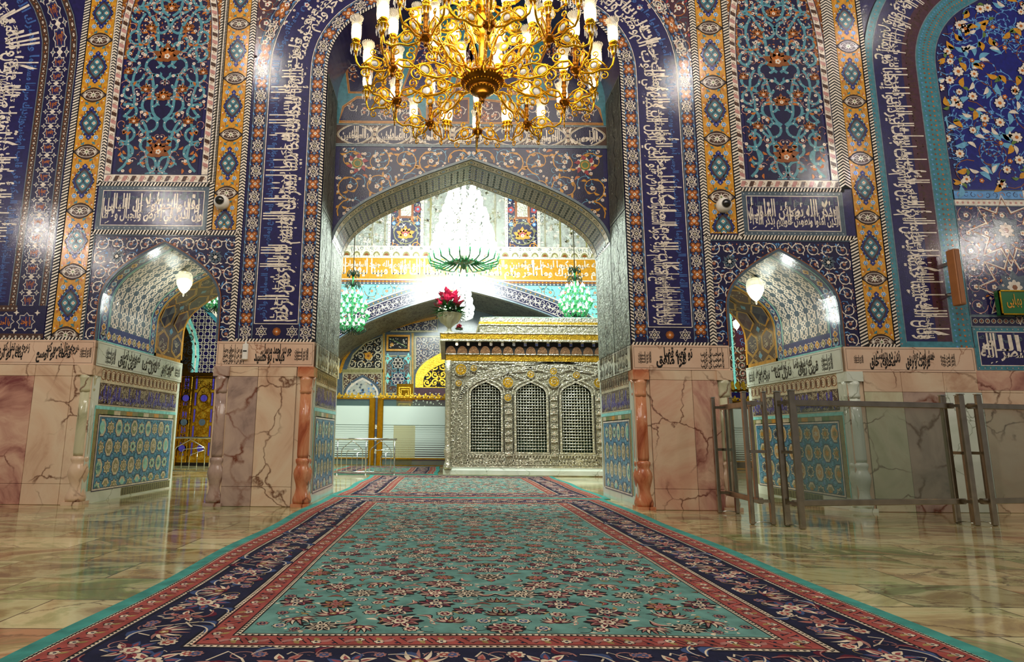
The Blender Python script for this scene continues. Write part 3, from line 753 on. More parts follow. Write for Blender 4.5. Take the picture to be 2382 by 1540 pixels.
while u > .2:
    q = Orn(); name_star(q, 0, 0, i); o.stamp(q, u, 1.23, 1, -pi/2)
    for sg in (1, -1): o.star(u+.134, 1.23+sg*.12, .05, .02, 4, 'white', 1.6); o.star(u+.134, 1.23+sg*.12, .03, .012, 4, 'slate', 2)
    o.star(u+.134, 1.23, .055, .03, 4, 'white', 1.6); u -= .268; i += 1
o.build('name_star_band', pl.front(D0), wall_front)
# foot of that band: brown border and two rows of stars
o = Orn(); o.rect(-8.3, -6.57, ZS, 3.15, 'deep', 5, 4); o.rect(-8.3, -6.57, ZS+.0, ZS+.10, 'dkbrown', 6); o.rect(-8.3, -7.05, 3.05, 3.15, 'dkbrown', 6)
for j in range(18): o.flower(-8.25+j*.095, ZS+.05, .02, 5, 'white', 'dkbrown', 7); o.flower(-8.25+j*.07, 3.10, .016, 5, 'white', 'dkbrown', 7)
for k in range(5):
    q = Orn(); name_star(q, 0, 0, k+9, .15); o.stamp(q, -6.88-k*.34, 2.88, 1, 0, 1, 5)
    for sg in (1, -1): o.star(-6.71-k*.34, 2.88+sg*.15, .05, .02, 4, 'white', 7)
o.build('name_star_row', front(D0), wall_front)
hrope(-8.3, -6.57, ZS-.01, ZS+.03)

# ---------------------------------------------------------------- far right arch: violet lettering, teal bands, blue niche
pr = Path(HR[::-1]); L = pr.L; o = Orn()
o.rect(0, L, 0, 1.26, 'teal', 0, 120, 3); o.rect(0, L-.1, .15, .91, 'navy', 1, 120); o.rect(0, L-.1, .66, .905, 'wine', 1.4, 120)
for e in (.15, .91, .0, 1.25): o.rect(0, L-.08, e-.008, e+.008, 'grey' if e else 'soot', 2, 120)
band_text(o, .2, L-.14, .17, .90, 'white', 'dkbrown', 2, 3, 2.9, .26, 3)
u = .05
while u < L-.05:
    o.flower(u, .075, .02, 4, 'grey', 'orange', 2)
    for v, m in ((.97, 'lblue'), (1.04, 'brown'), (1.12, 'orange'), (1.19, 'grey')): o.disc(u+(v*7 % .05), v, .018, m, 2, 6)
    u += .09
o.build('violet_inscription_band', pr.front(D0), wall_front)
o = Orn(); x0 = 8.56; o.rect(x0, 13.0, 5.30, TOP, 'ultra', -1, 30, 30)
rn = random.Random(9)
for i in range(110):
    x, z = rn.uniform(x0, 11.5), rn.uniform(5.4, 9.4)
    o.spiral(x, z, rn.uniform(.18, .34), .05, rn.uniform(0, 6), 1.2, rn.choice((1, -1)), .016, rn.choice(('brown', 'lblue', 'lblue')), 1, 'lblue', .07, 2)
for i in range(230):
    x, z = rn.uniform(x0, 11.2), rn.uniform(5.35, 9.4); t = rn.random()
    if t < .30: o.flower(x, z, rn.uniform(.06, .10), 8, 'white', 'orange', 3, 'deep')
    elif t < .55: o.leaf(x, z, rn.uniform(0, 6.3), .2, .1, 'gold', 3); o.leaf(x, z, rn.uniform(0, 6.3), .13, .06, 'green', 3)
    elif t < .8: o.leaf(x, z, rn.uniform(0, 6.3), .24, .1, 'sky', 2.6); o.leaf(x, z, rn.uniform(0, 6.3), .18, .07, 'white', 2.9)
    else: o.flower(x, z, .045, 5, 'orange', 'white', 3)
HN = inside(big(8.56, 12.24, 0, 7.55, 1.45))
o.clip(lambda u, v: HN(u, v)); o.build('blue_niche_tilework', front(D0), wall_front, .006)
o = Orn(); o.rect(8.54, 12.6, 5.12, 5.30, 'lblue', 1, 10); o.frame(8.54, 12.6, 5.12, 5.30, .02, 'slate', 2)
o.spiral
for i in range(30): o.spiral(8.65+i*.12, 5.21, .05, .02, i, .9, 1, .012, 'orange' if i % 3 == 0 else 'deep', 2)
o.rect(8.54, 12.6, 5.02, 5.12, 'white', 1); 
for i in range(40): o.disc(8.6+i*.09, 5.07, .022, 'pink', 2, 6)
o.build('teal_border', front(D0), wall_front)
# star-strapwork panel under it
o = Orn(); o.rect(8.54, 12.6, 3.12, 5.02, 'navy', 0, 20, 10)
for i in range(4):
    for j in range(2):
        cx, cz = 9.35+i*1.2, 3.6+j*.98
        o.starline(cx, cz, .62, .34, 8, .03, 'white', 3); o.starline(cx, cz, .58, .31, 8, .012, 'orange', 3.2); o.star(cx, cz, .30, .20, 8, 'slate', 2.2); o.flower(cx, cz, .13, 8, 'white', 'brown', 4)
        o.starline(cx+.6, cz+.49, .3, .2, 4, .03, 'white', 3, pi/4)
arabesque(o, 8.56, 12.5, 3.14, 5.0, .3, 'pink', 'slate', 'white', 'orange', .014, 31)
o.frame(8.54, 12.6, 3.12, 5.02, .02, 'slate', 4)
o.build('star_strapwork_panel', front(D0), wall_front)
ins_panel(8.54, 12.6, 2.22, 2.93, D0, ('ولا يحسبن الذين كفروا ولكنا ليستغني بنصر الله', 'ما كنت قولا إن الله'), 'لا إله إلا الله محمد رسول الله علي ولي الله', wall_front, border='teal')
o = Orn(); o.rect(8.54, 12.6, 2.93, 3.12, 'deep', 1); 
for i in range(40): o.ring(8.62+i*.1, 3.03, .035, .01, 'cream', 2, 8); o.disc(8.62+i*.1, 3.03, .015, 'orange', 2.5, 5)
o.frame(8.54, 12.6, 2.93, 3.12, .02, 'grey', 3); o.build('ring_border', front(D0), wall_front)
# ================================================================ marble dado of the front wall
def slab_run(name, Y, spec, z0=.3, z1=2.02, parent=None):
    mb = MB()
    for a, b, m in spec:
        for p, q, mm in ((.003, z0-.004, m), (z0, z1-.004, m), (z1, ZI-.004, 'mcream')):
            mb.bevbox(a+.003, b-.003, Y-.025, Y+.01, p, q, mm, .004)
    mb.box(spec[0][0], spec[-1][1], Y-.012, Y+.01, 0, ZI, 'joint')
    return mb.build(name, parent)
slab_run('marble_dado', D0, [(-20, -9.4, 'mcream'), (-9.4, -8.2, 'mgrey'), (-8.2, -7.45, 'mcream'), (-7.45, -6.62, 'mpink'), (-6.62, -6.02, 'mcream'), (-6.02, XA-.16, 'mcream')], .32, 2.0, wall_front)
slab_run('marble_dado', D0, [(XB+.22, -3.04, 'mgrey'), (-3.04, -2.42, 'mcream')], .3, 2.02, wall_front)
slab_run('marble_dado', D0, [(3.24, 3.92, 'mpeach'), (3.92, XE-.22, 'mpink')], .32, 2.02, wall_front)
slab_run('marble_dado', D0, [(XF+.26, 7.28, 'mgreen'), (7.28, 7.96, 'mgrey'), (7.96, 8.55, 'mwhite'), (8.55, 10.0, 'mcream'), (10.0, 20, 'mcream')], .2, 1.86, wall_front)
VP = ['هرچه عقل تصور کند فضای تو اوسع', 'زهرچه وهم تخیل کند بنای تو ارفع', 'چو دیر احمد مرسل مبانی تو مشید', 'یا نور من یا موفق وحیدا', 'الله نور السماوات', 'کرم است رحمت نازل ثنا', 'کعبه شرف قضا قرین رواق', 'تو کعبه قضا فرا ملفق', 'یا صاحب کل غریب', 'زین دو بهشت محتوی خلق', 'همش است عرش فرتوت و رفق', 'اغفر لمن توجه']
def marble_course(a, b, fmap, items, parent, mat='mband', z0=None, z1=None, name='marble_inscription_course', base=0):
    z0 = z0 or ZI; z1 = z1 or ZS
    o = Orn(); o.rect(a, b, z0, z1, mat, 0, 3); o.frame(a+.02, b-.02, z0+.03, z1-.03, .006, 'joint', 1)
    for kind, x0, x1, t in items:
        if kind == 'r':                                     # round seal
            c, r = (x0+x1)/2, (x1-x0)/2
            for k in range(3): text(o, t, x0, x1, (z0+z1)/2-r+.5*r*k, (z0+z1)/2-.1*r+.5*r*k, 'ink', 2+k*.5, 1.8, .03)
        else:
            h = z1-z0; w = t.split(); k = (len(w)+1)//2
            text(o, ' '.join(w[:k]), x0+(x1-x0)*.22, x1, z0+h*.36, z1-h*.08, 'ink', 2, 1.0, .04)
            text(o, ' '.join(w[k:]), x0, x1-(x1-x0)*.18, z0+h*.08, z0+h*.66, 'ink', 2.5, 1.0, .04)
    o.build(name, fmap, parent, .03)
    mb = MB(); return o
f0 = front(D0)
marble_course(-20, XA-.002, f0, [('t', -8.0, -7.45, VP[1]), ('t', -7.3, -6.75, VP[1]), ('t', -6.63, -5.95+.0, VP[0]), ('r', -5.93, -5.75, VP[4])], wall_front)
marble_course(XB, XC, f0, [('r', -3.62, -3.28, VP[3]), ('t', -3.12, -2.52, VP[2]), ('r', -2.47, -2.25, VP[4])], wall_front)
marble_course(XD, XE, f0, [('r', 3.07, 3.28, VP[4]), ('t', 3.36, 3.95, VP[7]), ('r', 4.08, 4.45, VP[8])], wall_front)
marble_course(XF, 8.5, f0, [('r', 6.55, 6.70, VP[4]), ('t', 6.80, 7.30, VP[9]), ('t', 7.38, 7.86, VP[10]), ('r', 7.95, 8.18, VP[11])], wall_front)
mb = MB()                                                   # solid backing of the course and its cornice
for a, b in ((-20, XA), (XB, XC), (XD, XE), (XF, 8.5)): mb.box(a, b, D0-.028, D0+.01, ZI, ZS, 'mband')
mb.box(8.5, 20, D0-.03, D0+.01, 1.9, 2.2, 'mpink')
mb.build('marble_course_backing', wall_front)

# ---------------------------------------------------------------- reveals
TXK = 'بسم الله الرحمن الرحيم هو الله الذي لا إله إلا هو'
def mot_octagon(fill, det):
    o = Orn(); E = [(.105*cos(t)*1.0, .135*sin(t)) for t in (np.arange(8)+.5)*pi/4]
    o.poly([(x*1.26, y*1.25) for x, y in E], 'navy', 1); o.poly([(x*1.12, y*1.12) for x, y in E], 'cream', 2); o.poly([(x*.78, y*.8) for x, y in E], fill, 3)
    for t in range(6): o.leaf(0, 0, t*pi/3+.4, .07, .03, det, 4)
    o.ring(0, 0, .06, .006, 'cream', 4, 12, .085); return o
def mot_star8(fill, det):
    o = Orn(); o.star(0, 0, .14, .102, 8, 'navy', 1); o.star(0, 0, .124, .088, 8, 'cream', 2); o.star(0, 0, .094, .064, 8, fill, 3)
    for t in range(8): o.leaf(0, 0, t*pi/4, .055, .022, det, 4)
    return o
OCT = [mot_octagon('aqua', 'mint'), mot_octagon('green', 'cream'), mot_octagon('khaki', 'cream'), mot_octagon('mint', 'teal')]
OCG = [mot_octagon('gold', 'khaki'), mot_octagon('khaki', 'gold'), mot_octagon('gold', 'cream')]
STR = [mot_star8('mint', 'slate'), mot_star8('khaki', 'cream')]
STG = [mot_star8('slate', 'deep'), mot_star8('khaki', 'gold')]
def jamb(y0, y1, fm, side_items, golden=False, parent=None, vent=None):
    P = parent
    marble_course(y0, y1, fm, side_items, P, 'mwhite')  # mint-white colour paints the shrine's greenish light onto this course
    o = Orn(); a, b = y0+.22, y1-.12
    o.rect(y0, y1, 0, ZI, 'mwhite', -2, 2, 2)
    o.rect(a, b, 1.94, ZI, 'cream', 0, 12)                   # carved frieze
    n = int((b-a)/.15); st = (b-a)/n
    for i in range(n):
        c = a+(i+.5)*st
        for r, w in ((.085, .016), (.045, .012)): o.ring(c, 2.06, r*st/.17, w, 'brown', 1.5, 14, r)
        o.leaf(c+st/2, 1.96, pi/2, .2, .05, 'dkbrown', 1); o.disc(c, 2.06, .015, 'dkbrown', 2, 6); o.leaf(c, 2.0, pi/2, .12, .04, 'cream', 2.4)
    o.rect(a, b, 1.57, 1.92, 'dkbrown', 0, 12)                  # kufic band
    rn = random.Random(int(a*100)); u = a
    for i in range(int((b-a)*190)):
        x, z = rn.uniform(a, b), rn.uniform(1.6, 1.9); o.spiral(x, z, .028, .008, rn.uniform(0, 6), .8, rn.choice((1, -1)), .011, 'cream', 1)
    while u < b-.05:
        w = min(b-u, 1.5); text(o, TXK, u, u+w, 1.58, 1.91, 'violet', 2.2, 3.2, .07); u += w+.05
    o.rect(a, b, 1.925, 1.94, 'cream', 2, 8); o.rect(a, b, 1.555, 1.57, 'cream', 2, 8)
    o.rect(a-.06, b+.04, 1.49, 1.545, 'aqua', 2, 8)
    o.rect(a-.06, b+.04, .19, 1.49, 'khaki', -.5, 8, 4); o.rect(a-.08, a-.055, .19, 1.545, 'aqua', 2, 1, 6)
    u = a+.1; i = 0
    while u < b-.05: o.rect(u, min(u+.2, b), 1.38, 1.48, ('khaki', 'green', 'cream', 'khaki', 'gold')[i % 5], 1); u += .205; i += 1
    for i in range(int(1.1/.03)):
        for k in range(3): o.disc(a-.03+k*.035, .25+i*.03+(k % 2)*.015, .008, 'gold', .6, 4)
    c0, c1, z0, z1 = a+.10, b-.10, .22, 1.36
    o.rect(c0-.05, c1+.05, z0-.05, z1+.05, 'navy', 1, 8, 6); o.rect(c0-.035, c1+.035, z0-.035, z1+.035, 'white', 2, 8, 6); o.rect(c0-.01, c1+.01, z0-.01, z1+.01, 'navy', 3, 8, 6); o.rect(c0, c1, z0, z1, 'lake' , 4, 8, 6)
    q = Orn(); rr = random.Random(4); dx, dz = .262, .325
    nx, nz = int((c1-c0)/dx)+2, int((z1-z0)/dz)+2
    for i in range(nx):
        for j in range(nz):
            x, z = c0+.08+i*dx, z0+j*dz
            if (i+j) % 2: q.stamp(rr.choice(OCG if golden else OCT), x, z, 1, 0, 1, 4)
            else: q.stamp(rr.choice(STG if golden else STR), x, z, .95, 0, 1, 4)
            for sx in (1, -1):
                q.leaf(x+dx/2, z+dz/2, sx*.8+(0 if (i+j) % 2 else pi/2), .09, .07, 'sky' if rr.random() < .6 else 'lblue', 4.6); q.ring(x+dx/2, z+dz/2, .055, .008, 'navy', 5, 8)
    q.clip(lambda u, v: (u > c0-.001) & (u < c1+.001) & (v > z0-.001) & (v < z1+.001)); o.P += q.P
    if vent:
        o.rect(vent[0], vent[1], .03, .165, 'khaki', 1, 4)
        k = int((vent[1]-vent[0])/.085)
        for i in range(k):
            for j in range(5): o.rect(vent[0]+.02+i*.085, vent[0]+.085+i*.085, .045+j*.023, .055+j*.023, 'soot', 2)
    o.build('reveal_tilework', fm, P, .006)
jA = [('r', 10.05, 10.35, VP[4]), ('t', 10.45, 11.2, VP[6]), ('t', 11.28, 11.98, VP[5]), ('t', 12.05, 12.6, VP[10]), ('r', 12.66, 12.9, VP[4])]
jM = [('r', 9.95, 10.75, VP[6]), ('r', 10.85, 11.8, VP[7])]
jamb(D0, D1, facing_px(XA), jA, False, wall_front, (11.0, 12.9))
jamb(D0, D2, facing_px(XC), jM, False, wall_front)
TFLIP[0] = True
jamb(D0, D2, facing_nx(XD), jM, False, wall_front)
jamb(D0, D1, facing_nx(XF), jA, True, wall_front, (10.7, 12.4))
TFLIP[0] = False

def mot_girih(o, x, y, c, m='white', w=.016):
    o.starline(x, y, c*.34, c*.19, 6, w, m, 2, pi/6); o.ring(x, y, c*.5, w, m, 1.6, 6); o.rib([(x-c*.5, y-c*.28), (x-c*.2, y), (x-c*.5, y+c*.28)], w, m, 1.8); o.rib([(x+c*.5, y-c*.28), (x+c*.2, y), (x+c*.5, y+c*.28)], w, m, 1.8)
    o.rib([(x-c*.3, y-c*.5), (x, y-c*.2), (x+c*.3, y-c*.5)], w, m, 1.9); o.rib([(x-c*.3, y+c*.5), (x, y+c*.2), (x+c*.3, y+c*.5)], w, m, 1.9); o.star(x, y, c*.09, c*.04, 6, 'slate', 2)
def side_vault(P, parent, near=D0, mid=11.75, far=D1, bg='mint'):
    pth = Path(P); L = pth.L; sf = pth.soffit(); o = Orn()
    o.rect(0, L, near, mid, 'blue', 0, 90, 2); o.rect(.28, L-.28, near+.30, mid-.22, bg if bg else 'slate', 1, 90, 2)
    o.rect(.28, L-.28, near+.32, mid-.24, 'slate', 1.3, 90, 2)
    c = .235; ny = int((mid-near-.54)/c); nx = int((L-.56)/c)
    q = Orn(); sx_, sy_ = (L-.56)/nx, (mid-near-.56)/ny
    for i in range(nx):
        for j in range(ny): mot_girih(q, .28+(i+.5)*sx_, near+.32+(j+.5)*sy_, c, 'white', .024)
    for V, F, m in q.P: V[:, 2] += 1
    o.P += q.P
    for (e0, e1, fixed) in ((near+.04, near+.26, 1), (mid-.2, mid-.02, 1)):
        u = .1; i = 0
        while u < L-.08:
            cc = (e0+e1)/2; o.flower(u, cc, .055, 4, 'gold' if i % 2 else 'sky', 'navy', 2, 'white'); o.spiral(u+.075, cc, .06, .02, i, .9, 1 if i % 2 else -1, .012, 'white', 1.6); u += .15; i += 1
        o.rect(0, L, e0-.02, e0-.005, 'aqua', 2, 90); o.rect(0, L, e1+.005, e1+.02, 'aqua', 2, 90)
    for e in (.13, L-.13):
        v = near+.15; i = 0
        while v < mid-.1: o.flower(e, v, .06, 4, 'gold' if i % 2 else 'khaki', 'white', 2, 'white'); o.spiral(e, v+.085, .07, .02, i, .9, 1 if i % 2 else -1, .013, 'white', 1.7); v += .17; i += 1
    for e in (.01, L-.03): o.rect(e, e+.02, near, mid, 'aqua', 2, 1, 4)
    # second bay: yellow straps, dark lettered cells
    o.rect(0, L, mid, far, 'dkbrown', 0, 90, 2)
    q = Orn()
    for i in range(int(L/.52)+1):
        u = .32+i*.55
        for k, v in enumerate((mid+.33, mid+.95)):
            E = [(u+.24*cos(t), v+.25*sin(t)) for t in (np.arange(6))*pi/3]
            q.poly(E, 'deep' if (i+k) % 2 else 'wine', 1.2); q.rib(E, .06, 'gold', 2, True); q.rib(E, .02, 'khaki', 2.5, True)
            for _ in range(9): rn = random; q.spiral(u+rn.uniform(-.13, .13), v+rn.uniform(-.14, .14), .05, .015, rn.uniform(0, 6), .9, 1, .014, 'cream', 1.8)
        q.poly([(u+.27-.07, mid+.64), (u+.27, mid+.56), (u+.27+.07, mid+.64), (u+.27, mid+.72)], 'sky', 2.4)
    for _ in range(int(L*30)): q.spiral(random.uniform(0, L), random.uniform(mid, far), .05, .015, random.uniform(0, 6), .9, 1, .011, 'cream', .8)
    for e0 in (mid+.0, far-.07): q.rect(0, L, e0, e0+.07, 'gold', 3, 90)
    for e in (0, L-.07): q.rect(e, e+.07, mid, far, 'gold', 3, 1, 4)
    q.clip(lambda u, v: (u >= 0) & (u <= L) & (v >= mid) & (v <= far)); o.P += q.P
    o.build('vault_tilework', sf, parent, .004)
side_vault(AL, wall_front); side_vault(AR_, wall_front)

# great arch soffit
pth = Path(AM); L = pth.L; o = Orn(); o.rect(0, L, DM, D2, 'grey', 0, 110, 2)
rn = random.Random(12); c = .13
for i in range(int(L/c)):
    for j in range(5):
        u, v = .06+i*c, DM+.30+(j+.5)*.115
        o.starline(u, v, .055, .03, 6, .012, 'white', 2); o.disc(u+c/2, v+.05, .022, 'violet' if (i//3) % 2 else 'soot', 1.2, 6); o.disc(u+c/2, v, .02, 'soot', 1.5, 6)
for a, b in ((DM+.02, DM+.24), (D2-.22, D2-.02)):
    o.rect(0, L, a, b, 'cream', 1, 110)
    for e in (a, b): o.rect(0, L, e-.008, e+.008, 'soot', 2, 110)
    u = .08; i = 0
    while u < L: o.ring(u, (a+b)/2, .07, .014, 'soot', 2, 12, .055); o.flower(u, (a+b)/2, .035, 5, 'khaki' if i % 3 else 'lblue', 'white', 2.5); u += .19; i += 1
q = Orn()
o.clip(lambda u, v: (u > 2.0) & (u < L-2.0)); o.build('great_arch_soffit', pth.soffit(), wall_front, .006)
# silver relief on the jambs
def relief(y0, y1, z0, z1, fm, m, parent, seed):
    o = Orn(); o.rect(y0, y1, z0, z1, m, 0, 6, 30); o.frame(y0+.01, y1-.01, z0+.01, z1, .03, 'jsilver', 2); rn = random.Random(seed)
    n = 3
    for k in range(n):
        x = y0+(y1-y0)*(k+.5)/n; z = z0+.1; d = 1; P = [(x, z)]
        while z < z1-.1: z += rn.uniform(.08, .2); d = -d; P.append((x+d*.05, z)); z += .07; P.append((x+d*.05, z))
        o.rib(P, .014, 'soot' if k == 1 else 'jsilverdk', 3)
    for _ in range(int((z1-z0)*16)): o.spiral(rn.uniform(y0+.1, y1-.1), rn.uniform(z0+.1, z1-.1), .08, .02, rn.uniform(0, 6), 1, rn.choice((1, -1)), .02, 'jsilverdk' if m == 'jsilver' else 'jsilver', 1.5)
    o.build('silver_relief_panel', fm, parent, .008)
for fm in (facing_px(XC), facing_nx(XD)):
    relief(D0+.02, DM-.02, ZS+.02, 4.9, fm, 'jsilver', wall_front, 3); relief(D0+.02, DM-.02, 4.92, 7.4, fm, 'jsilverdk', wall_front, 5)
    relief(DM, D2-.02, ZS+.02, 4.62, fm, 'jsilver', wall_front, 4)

# ---------------------------------------------------------------- spandrel wall of the recess
fm = front(DM); o = Orn(); o.rect(XC, XD, 4.3, 6.52, 'deep', 0, 60, 40)
arabesque(o, XC+.05, XD-.05, 4.4, 6.47, .52, 'gold', 'gold', 'white', 'orange', .026, 8, small='sky', mirror=True, fr=.12)
rn = random.Random(5); q = Orn()
for _ in range(60):
    x, z = rn.uniform(XC+.05, .40), rn.uniform(4.6, 6.45); q.flower(x, z, .035, 5, 'white', 'pink', 4); q.spiral(x+.06, z, .06, .02, rn.uniform(0, 6), .8, 1, .011, 'sky', 3)
for a in range(6): q.leaf(-1.73, 6.15, a*pi/3+.2, .22, .10, 'red', 5); q.leaf(-1.73, 6.15, a*pi/3+.7, .16, .08, 'white', 5.5)
q.disc(-1.73, 6.15, .11, 'green', 6, 8); q.ring(-1.73, 6.15, .07, .02, 'gold', 7)
q.mirror((XC+XD)/2); o.P += q.P
o.clip(lambda u, v: ~inM(u, v, .03) & (u > XC) & (u < XD) & (v < 6.52))
for z in (6.49,): o.rect(XC, XD, z, z+.03, 'grey', 5, 20)
o.build('great_spandrel', fm, wall_front)
b = Orn(); p = Path(AM); b.rect(0, p.L, -.01, .035, 'grey', 4, 120); b.build('arch_edge', p.front(DM), wall_front, .01)
o = Orn(); o.rect(XC, XD, 6.52, 6.96, 'dkbrown', 0, 20)
CN = ['يا مالك المؤمنين', 'يا غياث المستغيثين', 'يا رب العالمين', 'يا أمان الخائفين', 'يا أنيس المستأنسين', 'يا حبيب التوابين', 'يا أرحم الراحمين']
n = 7; st = (XD-XC)/n
for i in range(n):
    c = XC+(i+.5)*st
    E = [(c+.30*cos(t)*(1+.06*cos(4*t)), 6.74+.185*sin(t)*(1+.05*cos(4*t))) for t in np.linspace(0, 2*pi, 32, endpoint=False)]
    o.poly(E, 'deep', 1.5); o.rib(E, .014, 'white', 2, True); o.rib([(c+(x-c)*1.08, 6.74+(y-6.74)*1.1) for x, y in E], .012, 'cream', 2, True)
    w = CN[i].split(); text(o, w[0]+' '+w[1], c-.12, c+.25, 6.62, 6.91, 'white', 3, 2.6, .035); text(o, w[-1], c-.27, c+.18, 6.57, 6.86, 'white', 3.5, 1.8, .03)
    e = c+st/2
    if i < n-1:
        o.star(e, 6.74, .09, .05, 6, 'wine', 1.2)
        for dz in (.1, -.1, 0): o.flower(e, 6.74+dz, .035, 6, 'cream', 'red', 3)
        for sx in (1, -1):
            for sz in (1, -1): o.leaf(e+sx*.03, 6.74+sz*.05, sz*(pi/2-sx*.4), .13, .05, 'white', 2.2); o.spiral(e+sx*.08, 6.74+sz*.17, .05, .02, 0, 1, sx, .012, 'white', 2.3)
for z in (6.53, 6.93): o.rect(XC, XD, z-.006, z+.02, 'grey', 4, 12)
o.build('cartouche_frieze', fm, wall_front)
# faceted gold-edged panels above the frieze
o = Orn(); o.rect(XC, XD, 6.96, TOP, 'teal', 0, 12, 10)
def gp(o, pts, m='deep', z=1, seed=0, vine='orange'):
    p = np.array(pts); c = p.mean(0); o.poly(p, m, z); o.rib(p, .05, 'gold', z+1, True); o.rib(p, .02, 'brown', z+1.4, True)
    rn = random.Random(seed); r = np.abs(p-c).max(0)
    q = Orn()
    for _ in range(int(r[0]*r[1]*60)+4):
        x, y = c+np.array([rn.uniform(-.75, .75), rn.uniform(-.75, .75)])*r; q.spiral(x, y, .10, .03, rn.uniform(0, 6), 1, rn.choice((1, -1)), .014, rn.choice((vine, 'white', 'white')), z+.5, 'white', .05, 4); q.flower(x, y, .03, 5, 'orange', 'white', z+.8)
    i1 = Path(np.r_[p, p[:1]])
    cx, cy = c
    def ins(u, v):
        m_ = np.zeros(len(u), bool); k = len(p)
        for a in range(k):
            x1, y1 = p[a]; x2, y2 = p[(a+1) % k]
            m_ ^= ((y1 > v) != (y2 > v)) & (u < (x2-x1)*(v-y1)/((y2-y1) or 1e-9)+x1)
        return m_
    q.clip(ins); o.P += q.P
for sx in (1, -1):
    f = lambda x: .41+sx*x
    gp(o, [(f(2.52), 6.99), (f(.9), 6.99), (f(1.0), 7.25), (f(1.25), 7.5), (f(2.2), 7.5), (f(2.45), 7.3)], 'deep', 1, 3, 'brown')
    gp(o, [(f(.85), 6.99), (f(.05), 6.99), (f(.05), 7.5), (f(.85), 7.4)], 'wine', 1, 4)
    gp(o, [(f(2.35), 7.6), (f(1.5), 7.6), (f(1.3), 8.2), (f(1.6), 8.9), (f(2.5), 8.6)], 'deep', 1, 5)
    gp(o, [(f(1.35), 7.6), (f(.5), 7.6), (f(.3), 8.3), (f(.9), 9.0), (f(1.15), 8.2)], 'navy', 1, 6)
    gp(o, [(f(.35), 7.6), (f(.0), 7.6), (f(.0), 8.9), (f(.15), 8.3)], 'wine', 1, 7)
    gp(o, [(f(2.5), 8.8), (f(1.6), 9.05), (f(.9), 9.2), (f(.5), 10.5), (f(2.5), 10.5)], 'wine', 1, 8)
o.build('gold_edged_niche_panels', fm, wall_front)

# ---------------------------------------------------------------- corner columns
def colonnette(x, y, shaft, base, label, h=2.02):
    t = empty('corner_column', (x, y, 0), label, 'column', 'turned marble corner columns')
    mb = MB(); mb.box(-.14, .14, -.14, .14, 0, .05, base)
    k_ = 1.0
    mb.lathe([(r*k_, z) for r, z in [(.14, .05), (.15, .10), (.135, .16), (.118, .22), (.108, .28), (.115, .34), (.135, .42), (.15, .50), (.14, .56), (.12, .61), (.112, .64), (.128, .68), (.13, .72), (.10, .75)]], base, 24)
    mb.build('turned_base', t)
    mb = MB(); mb.lathe([(.108, .75), (.114, .80), (.112, 1.3), (.108, h-.27)], shaft, 24, flute=.05, nf=8); mb.build('shaft', t)
    mb = MB(); mb.lathe([(.112, h-.27), (.12, h-.22), (.112, h-.2), (.122, h-.06), (.135, h)], shaft, 24); mb.box(-.13, .13, -.13, .13, h, ZI, base); mb.build('capital', t)
    return t
colonnette(XA-.11, D0+.07, 'mgreen', 'mcream', 'pale veined corner column on the left side of the left small arch')
colonnette(XB+.11, D0+.07, 'mgrey', 'mgrey', 'dark grey corner column on the right side of the left small arch')
colonnette(XC-.11, D0+.07, 'morange', 'morange', 'rust orange corner column at the left foot of the great arch')
colonnette(XD+.11, D0+.07, 'morange', 'morange', 'honey orange corner column at the right foot of the great arch')
colonnette(XE-.11, D0+.07, 'mgreen', 'mcream', 'cream corner column behind the hinge of the steel barrier')
colonnette(XF+.11, D0+.07, 'mwhite', 'mwhite', 'white corner column seen through the glass of the steel barrier')
# ================================================================ shrine room behind the arches
YB, YF = 25.0, 28.5
def ax(u, v, Y): return at(u, v, Y)[0]
def az(u, v, Y): return at(u, v, Y)[1]
zb = lambda v, Y=YB: az(1090, v, Y)
ZG0, ZG1 = zb(652), zb(601)
# wall with its wide arch
cxB = ax(1090, 650, YB)
PB = arch(cxB-6.1, cxB+6.1, 0, zb(850), zb(676), .35, .55, .75, 20)
back = MB()
back.box(-22, cxB-6.1, YB, YF, 0, 14.5, 'slate'); back.box(cxB+6.1, 22, YB, YF, 0, 14.5, 'slate'); over_arch(back, PB, 14.5, YB, YF, 'slate')
wall_back = s_build(back, 'wall_back')
fb = front(YB); x0, x1 = cxB-10, cxB+10
o = Orn(); o.rect(x0, x1, ZG0, ZG1, 'gold', 0, 20); H = ZG1-ZG0
u = x0; i = 0
while u < x1-1:
    t = VERSES[i % 11]; w = twidth(t)*.40; text(o, t, u, u+w, ZG0+.06, ZG1-.04, 'white', 2, 2.4, .035); text(o, VERSES[(i+4) % 11], u+.1, u+w-.1, ZG0+H*.45, ZG1-.06, 'white', 2.5, 1.4, .035); u += w+.15; i += 1
for z, m, h in ((ZG0-.02, 'white', .05), (ZG0-.12, 'brown', .08), (ZG0-.22, 'slate', .1), (ZG1-.02, 'white', .05)): o.rect(x0, x1, z, z+h, m, 3, 10)
for i in range(int((x1-x0)/.16)): o.disc(x0+i*.16, ZG0-.08, .03, 'gold', 4, 6); o.disc(x0+i*.16, ZG0-.17, .03, 'white', 4, 6)
o.build('gold_inscription_band', fb, wall_back, .01, .003)
inB = inside(PB)
o = Orn(); z0_, z1_ = 2.0, ZG0-.2; o.rect(x0, x1, z0_, z1_, 'aqua', 0, 200, 60)
arabesque(o, x0, x1, z0_, z1_, .62, 'brown', 'teal', 'orange', 'white', .03, 14, small='teal', mirror=True, fr=.13)
o.clip(lambda u, v: ~inB(u, v, .75)); o.build('turquoise_spandrel', fb, wall_back, .008)
p = Path(PB); L = p.L; o = Orn(); o.rect(0, L, 0, .75, 'deep', 0, 140); 
